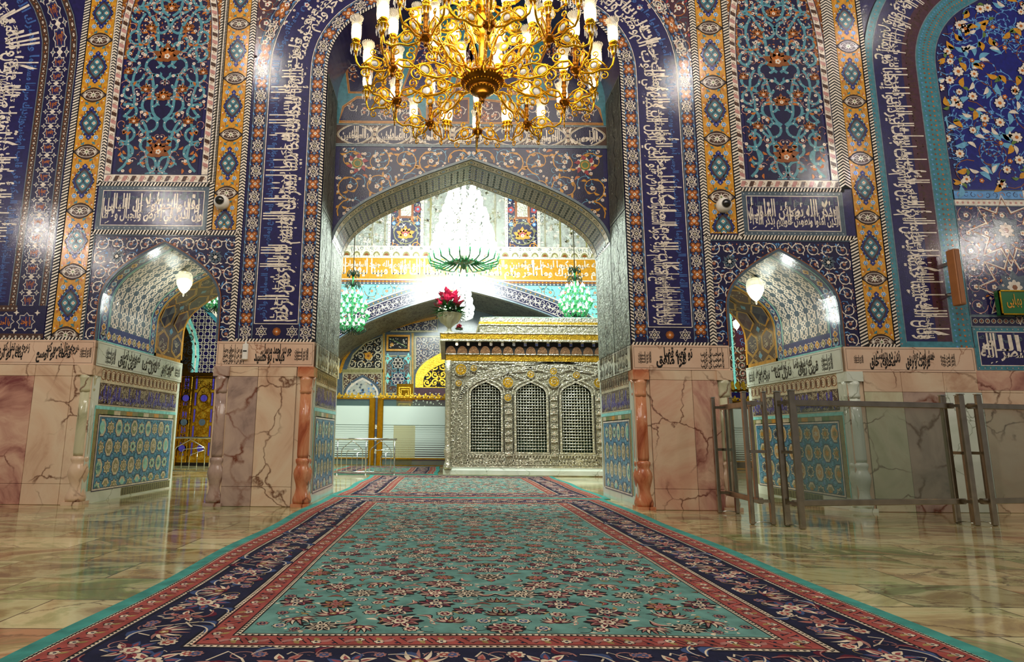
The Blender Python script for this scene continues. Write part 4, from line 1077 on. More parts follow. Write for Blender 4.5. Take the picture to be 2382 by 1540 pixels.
for a, b, m in ((0, .06, 'grey'), (.11, .13, 'white'), (.55, .58, 'white'), (.58, .72, 'slate'), (.72, .76, 'white')): o.rect(0, L, a, b, m, 1, 140)
u = .2; i = 0
while u < L-.1:
    for v in (.24, .42): o.spiral(u, v, .10, .03, i+(v > .3)*pi, 1.1, 1 if i % 2 else -1, .03, 'white', 2); 
    o.flower(u+.1, .33, .05, 4, 'white', 'deep', 2); o.disc(u, .65, .03, 'gold', 2, 6); u += .2; i += 1
o.build('white_arabesque_arch_band', p.front(YB), wall_back, .02, .003)
o = Orn(); o.rect(0, L, YB, YF, 'silverdk', 0, 140, 3)
for i in range(900): o.spiral(random.uniform(0, L), random.uniform(YB, YF), .16, .04, random.uniform(0, 6), 1, 1, .03, 'dkbrown', 1)
for e in (YB+.02, YF-.3): o.rect(0, L, e, e+.12, 'cream', 1.5, 140)
o.build('carved_arch_soffit', p.soffit(), wall_back, .01, .003)
# scalloped cornice and mirrored upper wall
o = Orn(); z0_, z1_ = ZG1+.03, zb(574)
o.rect(x0, x1, z0_, z1_, 'silver', 0, 20); n = int((x1-x0)/.42); H = z1_-z0_
for i in range(n):
    c = x0+(i+.5)*.42
    for r, m in ((.19, 'white'), (.15, 'khaki'), (.09, 'brown' if i % 2 else 'cream')): o.poly([(c+r*cos(t), z0_+H*.1+r*1.25*sin(t)) for t in np.linspace(0, pi, 12)], m, 1+(.2-r)*10)
    o.disc(c+.21, z0_+H*.78, .07, 'mirror', 3, 6)
o.rect(x0, x1, z1_-.06, z1_, 'white', 3, 8)
o.build('scalloped_cornice', fb, wall_back, .03, .006)
o = Orn(); o.rect(x0, x1, z1_, 14.4, 'mirror', 0, 20, 10); Z0 = z1_
def pil(u0, u1, m): a, b = ax(u0, 500, YB), ax(u1, 500, YB); o.rect(a, b, Z0, 14.4, m, 1, 1, 12); return a, b
rn = random.Random(3)
for _ in range(1500):
    x, z = rn.uniform(x0+3, x1-3), rn.uniform(Z0, 13.5); o.star(x, z, rn.uniform(.05, .14), .03, rn.choice((3, 4, 5)), rn.choice(('khaki', 'silverdk', 'white', 'mirror')), 1.5, rn.uniform(0, 3))
for u0, u1 in ((910, 979), (1181, 1249)):
    a, b = pil(u0, u1, 'deep'); c = (a+b)/2; w = b-a
    for k, z in enumerate(np.arange(Z0+.5, 14, 1.15)):
        q = Orn()
        if k % 2 == 0: palmette(q, 0, 0, .42, 2, 0, 'gold', 'red'); q.ring(0, .1, .5, .04, 'khaki', 2)
        else:
            q.rect(-.32, .32, -.4, .5, 'brown', 2); q.rect(-.22, .22, -.3, .4, 'silver', 3); q.flower(-.5, 0, .16, 5, 'red', 'lblue', 3); q.flower(.5, 0, .16, 5, 'red', 'lblue', 3); q.rect(-.3, .3, .5, .6, 'red', 3)
        for sx in (1, -1):
            q.spiral(sx*.42, -.5, .2, .05, 0, 1.2, sx, .035, 'gold', 2.2, 'orange', .12, 3); q.flower(sx*.5, .5, .09, 6, 'lblue', 'white', 3); q.leaf(sx*.3, .55, pi/2, .3, .12, 'orange', 2.5)
        o.stamp(q, c, z, w/1.25)
    for e in (a-.12, b): o.rect(e, e+.12, Z0, 14.4, 'white', 3, 1, 6)
    for e in (a-.06, b+.06):
        for z in np.arange(Z0, 14, .16): o.disc(e, z, .03, 'silverdk', 4, 5)
for u in (800, 826, 866, 895, 1000, 1150, 1265, 1300, 1330, 1360):
    a = ax(u, 500, YB); o.rect(a, a+.07, Z0, 14.4, 'silverdk' if u % 4 else 'khaki', 2.5, 1, 6)
o.build('mirror_mosaic_wall', fb, wall_back, .01, .006)
ce = MB(); ce.box(-22, 22, D1-1, YF, 14.4, 14.7, 'mirror'); ceiling = s_build(ce, 'ceiling')
# far wall under the wide arch
fwm = MB(); fwm.box(-12, 13, YF, YF+.3, 0, 10, 'slate'); wall_far = s_build(fwm, 'wall_far')
ff = front(YF); o = Orn(); A = lambda u, v: at(u, v, YF)
o.rect(-7, 8.5, 0, 9.5, 'slate', 0, 8, 8)
def cell(pts, bg, vine, cell_=.34, w=.03, seed=1, leafm=None, edge='khaki', ctr='gold'):
    P = np.array([A(u, v) for u, v in pts]); q = Orn(); q.poly(P, bg, 1)
    mn, mx = P.min(0), P.max(0); r = Orn(); arabesque(r, mn[0], mx[0], mn[1], mx[1], cell_, vine, leafm or vine, vine, ctr, w, seed, fr=.12)
    def ins(u, v):
        m_ = np.zeros(len(u), bool); k = len(P)
        for a in range(k):
            x1_, y1_ = P[a]; x2_, y2_ = P[(a+1) % k]; m_ ^= ((y1_ > v) != (y2_ > v)) & (u < (x2_-x1_)*(v-y1_)/((y2_-y1_) or 1e-9)+x1_)
        return m_
    r.clip(ins); q.P += [(V+[0, 0, 1], F, m) for V, F, m in r.P]
    q.rib(P, .10, edge, 4, True); q.rib(P, .03, 'cream', 5, True); o.P += q.P
cell([(1018, 771), (908, 771), (955, 750), (1018, 741)], 'deep', 'white', .4, .035, 2)
cell([(889, 858), (808, 858), (822, 825), (850, 798), (889, 782)], 'soot', 'cream', .42, .045, 3)
cell([(1024, 792), (1024, 826), (990, 840), (966, 860), (966, 783), (1024, 783)], 'deep', 'white', .3, .03, 4)
cell([(888, 868), (798, 868), (798, 920), (888, 920)], 'dkbrown', 'cream', .3, .03, 5)
cell([(955, 828), (955, 915), (897, 915), (897, 828)], 'dkbrown', 'grey', .3, .03, 6)
for (u, v), r, m in (((926, 845), .34, 'soot'), ((926, 882), .38, 'deep')):
    c = A(u, v); o.star(c[0], c[1], r*1.2, r*.85, 8, 'teal', 5); o.star(c[0], c[1], r, r*.7, 8, m, 6)
    for t in range(6): o.starline(c[0]+r*.5*cos(t*pi/3), c[1]+r*.5*sin(t*pi/3), r*.3, r*.18, 6, .03, 'white', 7)
for (u, v) in ((902, 834), (950, 834), (902, 880), (950, 880)): c = A(u, v); o.star(c[0], c[1], .28, .12, 4, 'aqua', 5); o.flower(c[0], c[1], .07, 5, 'brown', 'white', 6)
c = A(857, 828); o.flower(c[0], c[1], .2, 5, 'gold', 'brown', 7)
# pointed white window niche and gold arch
q = arch(A(800, 900)[0], A(886, 900)[0], A(840, 925)[1], A(840, 915)[1], A(840, 872)[1], .4, .6, .7, 10); o.poly(q, 'slate', 6)
for s, m, z in ((.88, 'white', 7), (.78, 'mirror', 8)):
    c = np.array([A(843, 925)[0], A(843, 925)[1]]); o.poly((q-c)*s+c, m, z)
for i in range(26): o.star(A(843, 900)[0]+random.uniform(-.7, .7), A(843, 900)[1]+random.uniform(-.35, .25), .07, .03, 5, random.choice(('lblue', 'cream', 'slate')), 9)
q = arch(A(966, 900)[0], A(1110, 900)[0], A(1000, 902)[1], A(1000, 880)[1], A(1038, 815)[1], .4, .6, .7, 10)
o.poly(q, 'gilt', 6); c = np.array([A(1038, 900)[0], A(1000, 897)[1]]); q2 = (q-c)*[.74, .66]+c; o.poly(q2, 'soot', 8)
r = Orn(); arabesque(r, q2[:, 0].min(), q2[:, 0].max(), q2[:, 1].min(), q2[:, 1].max(), .36, 'gilt', 'gilt', 'gilt', 'gold', .07, 6); I2 = inside(q2); r.clip(lambda u, v: I2(u, v)); o.P += [(V+[0, 0, 8], F, m) for V, F, m in r.P]
o.rect(A(960, 0)[0], A(1110, 0)[0], 0, A(1000, 903)[1], 'wine', 5)
for _ in range(60): o.disc(random.uniform(A(960, 0)[0], A(1036, 0)[0]), random.uniform(A(0, 940)[1], A(0, 905)[1]), .03, 'silver', 6, 5)
for k in range(7): o.rect(-7, 8.5, .02+k*.28, .2+k*.28, 'silver' if k % 2 else 'slate', 2)
for pts in ([(893, 775), (893, 930)], [(960, 775), (960, 930)]): P = [A(*pt_) for pt_ in pts]; o.rib(P, .14, 'khaki', 7); o.rib(P, .05, 'gold', 8)
P = [A(790, 863), A(893, 863)]; o.rib(P, .14, 'khaki', 7)
P = [A(u, v) for u, v in ((790, 868), (800, 838), (815, 815), (845, 790), (900, 768), (960, 750), (1020, 738))]; o.rib(P, .14, 'gold', 8)
o.build('far_tilework', ff, wall_far, .01, .004)

# framed picture on the far wall
def thing_box(name, label, cat, x, y, z): return empty(name, (x, y, z), label, cat)
pa, pb = A(899, 817), A(954, 780); t = empty('framed_picture', (pa[0], YF-.10, pa[1]), 'small dark picture in a gold frame high on the far tiled wall', 'picture')
mb = MB(); w, h = pb[0]-pa[0], pb[1]-pa[1]
for a, b, c, d in ((0, w, 0, .09), (0, w, h-.09, h), (0, .09, .09, h-.09), (w-.09, w, .09, h-.09)): mb.box(a, b, -.03, .05, c, d, 'gold')
mb.build('frame', t); o = Orn(); o.rect(.08, w-.08, .08, h-.08, 'soot', 0)
o.rib([(.1, h-.15), (w-.15, .2)], .04, 'green', 1); o.disc(.25, .3, .09, 'gold', 1); o.rib([(w-.3, h-.2), (w-.25, .35)], .03, 'cream', 1)
for _ in range(30): o.disc(random.uniform(.15, w-.15), random.uniform(.15, h-.15), .022, random.choice(('cream', 'grey', 'white')), 1.5, 5)
o.build('canvas', lambda u, v, h_: np.c_[u, -h_, v], t)

# ---------------------------------------------------------------- the silver cage
YZ = 17.8; z_ = lambda u, v: at(u, v, YZ)
zx0 = z_(1037, 1090)[0]; zx1 = zx0+6.2; zp = z_(1200, 1092)[1]
zar = empty('shrine_cage', (zx0, YZ, 0), 'large silver lattice tomb cage with arched grilles and gold cornice bands', 'shrine')
mb = MB(); mb.bevbox(-.08, 6.3, -.08, 4.2, 0, zp, 'mwhite', .03); mb.box(-.03, 6.25, -.03, 4.1, zp-.01, zp+.05, 'mwhite'); mb.build('plinth', zar)
def L_(u, v): x, z = z_(u, v); return x-zx0, z
h1 = L_(1200, 841)[1]
wins = [(1093, 1167), (1199, 1273), (1305, 1379), (1411, 1485)]
zw0, zws, zwa = L_(1200, 1052)[1], L_(1200, 918)[1], L_(1200, 888)[1]
mb = MB(); xs = [0]; WN = []
for a, b in wins: xa, xb = L_(a, 1000)[0], L_(b, 1000)[0]; WN.append((xa, xb)); 
edge = 0
for xa, xb in WN+[(6.2, 6.2)]:
    mb.box(edge, xa, 0, .12, zp, h1, 'silverdk'); edge = xb
for xa, xb in WN:
    P = arch(xa, xb, zw0, zws, zwa, .5, .6, .7, 8); over_arch(mb, P, h1, 0, .12, 'silverdk'); mb.box(xa, xb, 0, .12, zp, zw0, 'silverdk')
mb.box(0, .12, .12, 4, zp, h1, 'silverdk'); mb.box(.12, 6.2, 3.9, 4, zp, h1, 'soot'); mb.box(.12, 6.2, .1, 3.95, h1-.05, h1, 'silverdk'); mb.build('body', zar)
P_arc = [(L_(u, v)) for u, v in ((1070, 925), (1074, 905), (1085, 890), (1110, 872), (1150, 858), (1200, 849), (1260, 845), (1290, 844), (1330, 845), (1400, 856))]
fz = lambda u, v, h: np.c_[u, -h, v]
o = Orn()
for xa, xb in WN:
    P = arch(xa, xb, zw0, zws, zwa, .5, .6, .7, 8)
    for k, wd in ((1.0, .05), (1.16, .035)):
        c = np.array([(xa+xb)/2, zw0]); Q = (P-c)*[k, 1+(k-1)*.3]+c; o.rib(Q, wd, 'silver', 5)
    o.rib([(xa-.08, zw0-.02), (xb+.08, zw0-.02)], .05, 'silver', 5)
    c = (xa+xb)/2; za = zw0-.22
    o.frame(xa-.08, xb+.08, za-.14, za+.16, .03, 'silver', 4)
    for i in range(-5, 6): o.leaf(c+i*.09, za, (0 if i > 0 else pi), .12, .07, 'silver', 4); o.leaf(c+i*.09, za+.05, 1.2, .1, .05, 'silver', 4.3); o.leaf(c+i*.09, za-.05, -1.2, .1, .05, 'silver', 4.3)
    o.flower(c, za, .1, 8, 'silver', 'silver', 5)
Q = np.array(P_arc); xs_ = np.linspace(0, len(Q)-1, 40); Q = np.c_[np.interp(xs_, range(len(Q)), Q[:, 0]), np.interp(xs_, range(len(Q)), Q[:, 1])]
for off, wd, m in ((0, .05, 'silver'), (.11, .12, 'silverdk'), (.2, .04, 'silver')): o.rib(Q+[0, -off], wd, m, 4)
for x, y in Q[::1]: o.flower(x, y-.11, .06, 5, 'silver', 'silver', 5.5)
cs = [(a+b)/2 for a, b in WN]
for i in range(3):
    for s in (1, -1):
        a0, b0 = (cs[i], cs[i+1]) if s > 0 else (cs[i+1], cs[i])
        o.rib(bez([(a0, zwa), (a0+(b0-a0)*.4, zwa+.25), (b0-(b0-a0)*.1, zwa+.38), (b0+(b0-a0)*.35, zwa+.52)], 12), .035, 'silver', 6)
rn = random.Random(8)
o.frame(.02, 6.2, zp+.05, h1-.01, .05, 'silver', 4)
def frieze(x0_, x1_, z0_, z1_, s, m='silver', z=3):
    n = max(1, int((x1_-x0_)/s)); k = max(1, int((z1_-z0_)/s)); 
    for i in range(n):
        for j in range(k):
            x, y = x0_+(i+.5)*(x1_-x0_)/n, z0_+(j+.5)*(z1_-z0_)/k
            o.spiral(x, y, s*.45, s*.1, (i+j)*1.3, 1.1, 1 if (i+j) % 2 else -1, s*.2, m, z, m, s*.4, 4)
frieze(.08, 6.1, zp+.08, zp+.28, .14)
frieze(.10, WN[0][0]-.2, zp+.3, h1-.5, .17)
for i in range(3):
    xa, xb = WN[i][1]+.1, WN[i+1][0]-.1; o.rib([(xa-.03, zp+.3), (xa-.03, zws)], .025, 'silver', 5); o.rib([(xb+.03, zp+.3), (xb+.03, zws)], .025, 'silver', 5)
    z = zp+.42; c = (xa+xb)/2; k = 0
    while z < zws: palmette(o, c, z, .11 if k % 2 else .14, 4, pi*(k % 2), 'silver', 'silver'); z += .2; k += 1
    frieze(xa, xb, zws, h1-.6, .14)
frieze(.9, 6.1, zwa+.05, h1-.35, .17); frieze(.1, 1.6, h1-.45, h1-.05, .15)
for (u, v), r in (((1072, 860), .16), ((1102, 857), .09), ((1067, 892), .09), ((1181, 890), .15), ((1288, 888), .15), ((1392, 891), .14), ((1181, 925), .1), ((1234, 871), .10), ((1340, 873), .10), ((1287, 864), .1)):
    x, z = L_(u, v); o.disc(x, z, r*1.25, 'silver', 6, 16); o.disc(x, z, r, 'gilt', 7, 16); o.ring(x, z, r*1.12, .02, 'silverdk', 7.5, 18); o.spiral(x, z, r*.7, .02, 0, 1.5, 1, .02, 'silver', 8)
o.build('repousse_relief', fz, zar, .004, .007)
# grilles of bars and beads
for (xa, xb) in WN:
    g = MB(); I = inside(arch(xa, xb, zw0, zws, zwa, .5, .6, .7, 8)); nx = 11; dx = (xb-xa)/nx; nz = int((zwa-zw0)/dx)
    zt = lambda x: zws+(zwa-zws)*max(0, 1-(abs(x-(xa+xb)/2)/((xb-xa)/2))**1.6)
    for i in range(1, nx): x = xa+i*dx; g.tube([(x, .05, zw0), (x, .05, zt(x))], .012, 'silver', 6)
    for j in range(1, nz+1):
        z = zw0+j*dx
        if z > zwa-.05: continue
        hw = (xb-xa)/2
        if z > zws: hw *= max(.05, 1-(z-zws)/(zwa-zws))**.65
        c = (xa+xb)/2; g.tube([(c-hw, .05, z), (c+hw, .05, z)], .016, 'silver', 6)
        for i in range(1, nx):
            x = xa+i*dx
            if abs(x-c) < hw: g.ball((x, .05, z), .028, 'chrome', 6)
    g.build('lattice_grille', zar)
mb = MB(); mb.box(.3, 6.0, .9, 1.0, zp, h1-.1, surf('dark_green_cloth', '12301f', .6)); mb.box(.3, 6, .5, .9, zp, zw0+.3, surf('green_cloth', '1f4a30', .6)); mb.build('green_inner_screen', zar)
# corner post and cornice
mb = MB(); mb.lathe([(.11, zp), (.13, zp+.06), (.09, zp+.15), (.07, zp+.25), (.1, zp+.4), (.12, zp+.5), (.08, zp+.62), (.085, zp+.7), (.085, h1-.35), (.11, h1-.3), (.09, h1-.25), (.11, h1)], 'silver', 16, (.05, -.04, 0)); mb.build('corner_post', zar)
def lay(v0, v1, m, out, name, x0=None, orn=None):
    z0_, z1_ = L_(1200, v0)[1], L_(1200, v1)[1]; a = x0 if x0 is not None else -out
    mb = MB(); mb.bevbox(a, 6.2+out, -out, 4+out, z0_, z1_, m, .01); ob = mb.build(name, zar)
    if orn:
        global o; o = Orn(); orn(a, 6.2+out, z0_, z1_); o.build(name+'_ornament', lambda u, v, h: np.c_[u, -out-h, v], ob, .002, .005)
def fr_silver(a, b, c, d): frieze(a, b, c+.02, d-.02, min(.2, d-c-.03), 'silver', 1)
lay(841, 826, 'gilt', .03, 'lower_gold_band')
def domes(a, b, c, d):
    for i in range(int((b-a)/.335)):
        x = a+.17+i*.335; m = 'copper'
        o.poly([(x+.15*cos(t), c+.02+(d-c)*.62*sin(t)) for t in np.linspace(0, pi, 12)], m, 3); o.disc(x, c+(d-c)*.25, .05, m, 4); o.rect(x-.155, x+.155, c, c+.03, 'silver', 4)
        o.rect(x+.13, x+.21, c+(d-c)*.68, d, 'silver', 5); o.disc(x+.17, c+(d-c)*.8, .045, 'chrome', 6)
M['copper'] = surf('copper_gilt', 'a8805c', .35, .8, .2, 12, .6, 26, .02)
lay(826, 797, 'soot', .05, 'dentil_frieze', None, domes)
lay(797, 792, 'silver', .20, 'silver_moulding'); lay(792, 780, 'gilt', .19, 'upper_gold_band'); lay(780, 777, 'silver', .21, 'silver_moulding')
lay(777, 759, 'silverdk', .10, 'medallion_frieze', .95, fr_silver); lay(759, 756, 'silver', .13, 'silver_moulding', .92)
xi = max(1.0, L_(1088, 740)[0])
lay(756, 746, 'gilt', -.2, 'crown_gold_band', max(.95, xi-.1)); lay(746, 735, 'silver', -.25, 'crown_band', xi, fr_silver)
mb = MB(); za, zb_ = L_(1200, 735)[1], L_(1200, 728)[1]
mb.add([(xi, .25, za), (6.2, .25, za), (6.2, 3.7, za), (xi, 3.7, za), (xi+.5, .6, zb_), (6.0, .6, zb_), (6.0, 3.3, zb_), (xi+.5, 3.3, zb_)], [(0, 1, 5, 4), (1, 2, 6, 5), (2, 3, 7, 6), (3, 0, 4, 7), (4, 5, 6, 7)], 'mint'); mb.build('roof', zar)

# ---------------------------------------------------------------- glass partitions
def partition(Y, ua, ub, label, posts, crest=True):
    g = lambda u, v: at(u, v, Y); xa, xb = g(ua, 1000)[0], g(ub, 1000)[0]; t = empty('glass_partition', (xa, Y, 0), label, 'partition', 'gold-framed glass partitions'); w = xb-xa
    Z = lambda v: g(950, v)[1]
    zt, z1, z2, z3, z4 = Z(929), Z(945), Z(990), Z(1065), Z(1082)
    mb = MB(); mb.box(0, w, -.01, .01, z4, zt, 'glass'); mb.build('clear_glass', t)
    mb = MB(); mb.box(0, w, -.025, -.012, z2, z1, 'frost')
    n = 15
    for i in range(n):
        z = z3+(z2-z3)*i/n; k = .035+.07*i/n; mb.box(0, w, -.025, -.012, z, z+k, 'frost')
    mb.box(w*.22, w*.52, -.03, -.026, z3, z2, 'frostgold') if crest and w > 2 else 0; mb.build('frosted_film', t)
    mb = MB(); mb.box(0, w, -.06, .06, zt-.01, zt+.05, 'brass'); mb.box(0, w, -.06, .06, z3-.05, z3, 'brass'); mb.box(0, w, -.06, .06, max(.02, z4-.08), z4, 'brass'); mb.build('rail', t)
    for u in posts: x = g(u, 1000)[0]-xa; mb = MB(); mb.bevbox(x-.11, x+.11, -.09, .09, 0, zt+.03, 'brass', .02); mb.box(x-.13, x+.13, -.1, .1, 0, .05, 'brass'); mb.build('post', t)
    if crest:
        o = Orn(); x = .08
        while x < w-.05:
            for a in (-.9, 0, .9): o.leaf(x, zt+.05, pi/2+a, .16, .08, 'gilt', 1)
            o.disc(x, zt+.13, .05, 'gilt', 2); o.leaf(x, zt+.1, pi/2, .14, .09, 'gilt', 1.5); x += .24
        a = o.build('leaf_cresting', lambda u, v, h: np.c_[u, -h, v], t); md = a.modifiers.new('thick', 'SOLIDIFY'); md.thickness = .02
    return t
M['frostgold'] = glassy('gold_tinted_film', 'c9c08a', .5, .35)
partition(22.9, 752, 870, 'frosted glass partition between two gold posts, left of the open gap', (757, 865)); partition(22.9, 879, 1046, 'wide frosted glass partition between gap and silver cage', (884, 1042))
partition(22.0, 1694, 1790, 'frosted glass partition seen through the right small arch', (1692,))
t = empty('gold_door_leaf', (ax(922, 940, 23.6), 23.6, 0), 'small yellow gold panelled door leaf standing behind the frosted partition', 'door')
w, h = ax(960, 940, 23.6)-ax(922, 940, 23.6), az(940, 893, 23.6); mb = MB(); mb.box(0, w, 0, .08, 0, h, 'brass'); mb.build('leaf', t)
for a, b in ((h-.62, h-.12), (h-1.4, h-.75), (.2, h-1.6)):
    if b > a: o = Orn(); o.frame(.08, w-.08, a, b, .04, 'gilt', 6); o.frame(.16, w-.16, a+.09, b-.09, .03, 'gilt', 5); o.build('panel', lambda u, v, h_: np.c_[u, -h_, v], t)

# ---------------------------------------------------------------- what shows through the left and right small arches
YS = 22.0
swm = MB(); swm.box(-20, ax(725, 900, YS)-.6, YS, YS+.3, 0, 14.4, 'slate'); swm.box(ax(1500, 900, YS)+1, 20, YS, YS+.3, 0, 14.4, 'slate')
wall_inner = s_build(swm, 'wall_inner'); fs = front(YS); S = lambda u, v: at(u, v, YS)
o = Orn(); a, b = S(380, 900)[0], S(560, 900)[0]
o.rect(a, b, 0, 9.5, 'deep', 0, 4, 10); ZD = S(455, 868)[1]
for i in range(int((b-a)/.24)):
    for j in range(int(5.5/.24)):
        x, z = a+i*.24, ZD+j*.24; o.ring(x, z, .095, .018, 'white', 1.5, 6); o.starline(x+.12, z+.12, .09, .045, 6, .016, 'cream', 1.6)
P = [S(u, v) for u, v in ((452, 868), (456, 830), (455, 800), (447, 770), (436, 745), (420, 725), (400, 712))]; o.rib(P, .26, 'aqua', 4); o.rib(P, .05, 'white', 5)
for x, z in P: o.disc(x, z, .05, 'white', 5)
q = np.array(P+[S(400, 868)]); o.poly(q, 'brass', 3)
for i in range(26): o.spiral(*S(random.uniform(418, 446), random.uniform(765, 862)), .12, .03, i, 1, 1, .035, 'soot', 6)
for k, m in enumerate(('khaki', 'white', 'green', 'white', 'teal')): o.rib([S(430, 618+k*12), S(510, 700+k*13)], .12, m, 5)
for i in range(80): o.spiral(*S(random.uniform(440, 505), random.uniform(625, 690)), .1, .03, i, 1, 1, .03, random.choice(('gold', 'white', 'green')), 6)
o.build('dark_star_tilework', fs, wall_inner, .01, .003)
o = Orn(); a, b = S(1640, 900)[0], S(1800, 900)[0]; o.rect(a, b, 0, 9.5, 'dkbrown', 0, 4, 10)
arabesque(o, a, b, 1.8, 8, .3, 'cream', 'grey', 'pink', 'orange', .03, 18)
for u, m in ((1703, 'aqua'), (1738, 'aqua')): x = S(u, 800)[0]; o.rect(x-.04, x+.04, 2.5, 9, m, 4, 1, 6)
x, z = S(1722, 770); o.poly([(x-.22, z-.6), (x+.22, z-.6), (x+.22, z+.5), (x, z+.9), (x-.22, z+.5)], 'wine', 4)
for i in range(6): o.spiral(x+random.uniform(-.1, .1), z+random.uniform(-.5, .5), .08, .02, i, 1, 1, .02, 'lblue', 5)
z = S(1722, 905)[1]
for i in range(30): o.leaf(a+i*.2, z, pi/2, .3, .18, 'gilt', 6); o.disc(a+i*.2, z+.03, .07, 'gilt', 7)
o.rect(a, b, z-.1, z, 'brass', 5); o.rect(a, b, z-.7, z-.12, 'deep', 5); arabesque(o, a, b, z-.7, z-.12, .25, 'grey', 'slate', 'white', 'grey', .03, 4)
o.build('brown_floral_tilework', fs, wall_inner, .01, .003)
# gold door at the end of the left passage
da, db, dt = S(411, 1080)[0], S(500, 1080)[0], S(455, 868)[1]; w = db-da
t = empty('gilded_door', (da, YS-.25, 0), 'gilded double door with blue enamel strips beyond the left small arch', 'door')
mb = MB(); mb.box(-.1, w+.1, 0, .24, dt-.12, dt, 'brass'); mb.box(-.1, .04, 0, .24, 0, dt, 'brass'); mb.box(w-.04, w+.1, 0, .24, 0, dt, 'brass'); mb.build('frame', t)
for k, (xa, xb) in enumerate(((.05, w*.30), (w*.33, w-.05))):
    mb = MB(); mb.bevbox(xa, xb, .05, .15, .12, dt-.13, 'gilt', .01); lf = mb.build('door_leaf', t); o = Orn(); H = dt-.25
    o.frame(xa+.02, xb-.02, .15, dt-.16, .05, 'brass', 4)
    for j in range(5):
        for x in (xa+.13, xb-.13): o.rect(x-.035, x+.035, .35+j*H/5.2, .35+j*H/5.2+H/6.5, 'violet', 3); o.frame(x-.045, x+.045, .34+j*H/5.2, .36+j*H/5.2+H/6.5, .015, 'brass', 4)
    c = (xa+xb)/2
    for z, m in ((H*.78, 'violet'), (H*.5, 'slate'), (H*.2, 'violet')): o.disc(c, z, .16, 'brass', 4, 12); o.disc(c, z, .12, m, 5, 12); o.ring(c, z, .26, .03, 'brass', 5, 12, .42)
    for i in range(70): o.spiral(random.uniform(xa+.2, xb-.2) if xb-xa > .5 else c, random.uniform(.3, dt-.3), .07, .02, i, 1, 1, .022, 'brass', 3.5)
    o.build('enamel_panel', lambda u, v, h: np.c_[u, .05-h, v], lf, .003, .005)
# ================================================================ rugs
def wool(name, c, var=.18): return surf(name, c, .95, 0, var, 7, .5, 160, .004, spec=.15, detail=5)
for k, c in dict(rfield='5c857c', redge='3f857b', rnavy='1b1c34', rred='8f443e', rcream='c9b89e', rwine='5a1a2a', rblack='17141a', rpink='9a6a62', rgold='8f7a4a', rblue='3a4a70', rdteal='24504c', rrose='8a4448').items(): M[k] = wool('wool_'+k[1:], c)
def rp_palmette(sz, a='rcream', b='rwine', c='rpink', d='rblack', n=9):
    o = Orn()
    o.poly([(sz*1.05*(1+.12*cos(t*n))*cos(t), sz*.85*(1+.12*cos(t*n))*sin(t)) for t in np.linspace(0, 2*pi, 36, endpoint=False)], d, 1)
    for i in range(n):
        t = 2*pi*i/n+.2; o.leaf(sz*.25*cos(t), sz*.25*sin(t), t, sz*.78, sz*.34, a if i % 2 else c, 1.6, .15); o.leaf(sz*.35*cos(t), sz*.35*sin(t), t, sz*.5, sz*.16, b, 2, .15)
    o.flower(0, 0, sz*.42, 6, a, b, 2.4, d); o.flower(0, 0, sz*.22, 5, b, a, 3); return o
def rp_fan(sz, a='rcream', b='rwine', d='rblack'):
    o = Orn()
    for i in range(-4, 5): o.leaf(0, 0, pi/2+i*.36, sz*(1.05-.05*abs(i)), sz*.26, d, 1, .2*np.sign(i)); o.leaf(0, 0, pi/2+i*.36, sz*(.98-.05*abs(i)), sz*.13, a if i % 2 else 'rpink', 2, .2*np.sign(i))
    o.disc(0, sz*.1, sz*.26, b, 3, 8); o.flower(0, sz*.12, sz*.16, 5, 'rgold', 'rcream', 3.5); return o
def rp_rosette(sz, a='rcream', b='rwine', d='rblack'):
    o = Orn(); o.flower(0, 0, sz, 8, d, b, 1); o.flower(0, 0, sz*.85, 8, a, b, 1.5); o.flower(0, 0, sz*.55, 6, b, a, 2.2); return o
def rp_leaf(sz, a='rcream', b='rpink', d='rblack'):
    o = Orn(); o.leaf(0, 0, 0, sz, sz*.42, d, 1, .7); o.leaf(sz*.05, 0, 0, sz*.88, sz*.26, b, 2, .75); o.rib(bez([(0, 0), (sz*.3, sz*.28), (sz*.7, sz*.3), (sz, 0)], 8), sz*.05, a, 3); return o
RP = [rp_palmette(.125), rp_palmette(.11, 'rcream', 'rnavy', 'rrose'), rp_palmette(.10, 'rpink', 'rred', 'rgold'), rp_fan(.14), rp_palmette(.115, 'rcream', 'rblack', 'rcream')]
RS = [rp_rosette(.055), rp_rosette(.045, 'rpink', 'rnavy'), rp_rosette(.05, 'rcream', 'rblue'), rp_leaf(.14), rp_leaf(.12, 'rgold', 'rrose')]
RB = [rp_palmette(.15, 'rcream', 'rrose', 'rblue', 'rnavy'), rp_fan(.19, 'rcream', 'rwine', 'rnavy'), rp_palmette(.13, 'rpink', 'rred', 'rcream', 'rnavy', 7)]
RL = [rp_leaf(.2, 'rcream', 'rblue', 'rnavy'), rp_leaf(.18, 'rpink', 'rwine', 'rnavy'), rp_rosette(.06, 'rcream', 'rred', 'rnavy'), rp_rosette(.05, 'rpink', 'rblue', 'rnavy')]
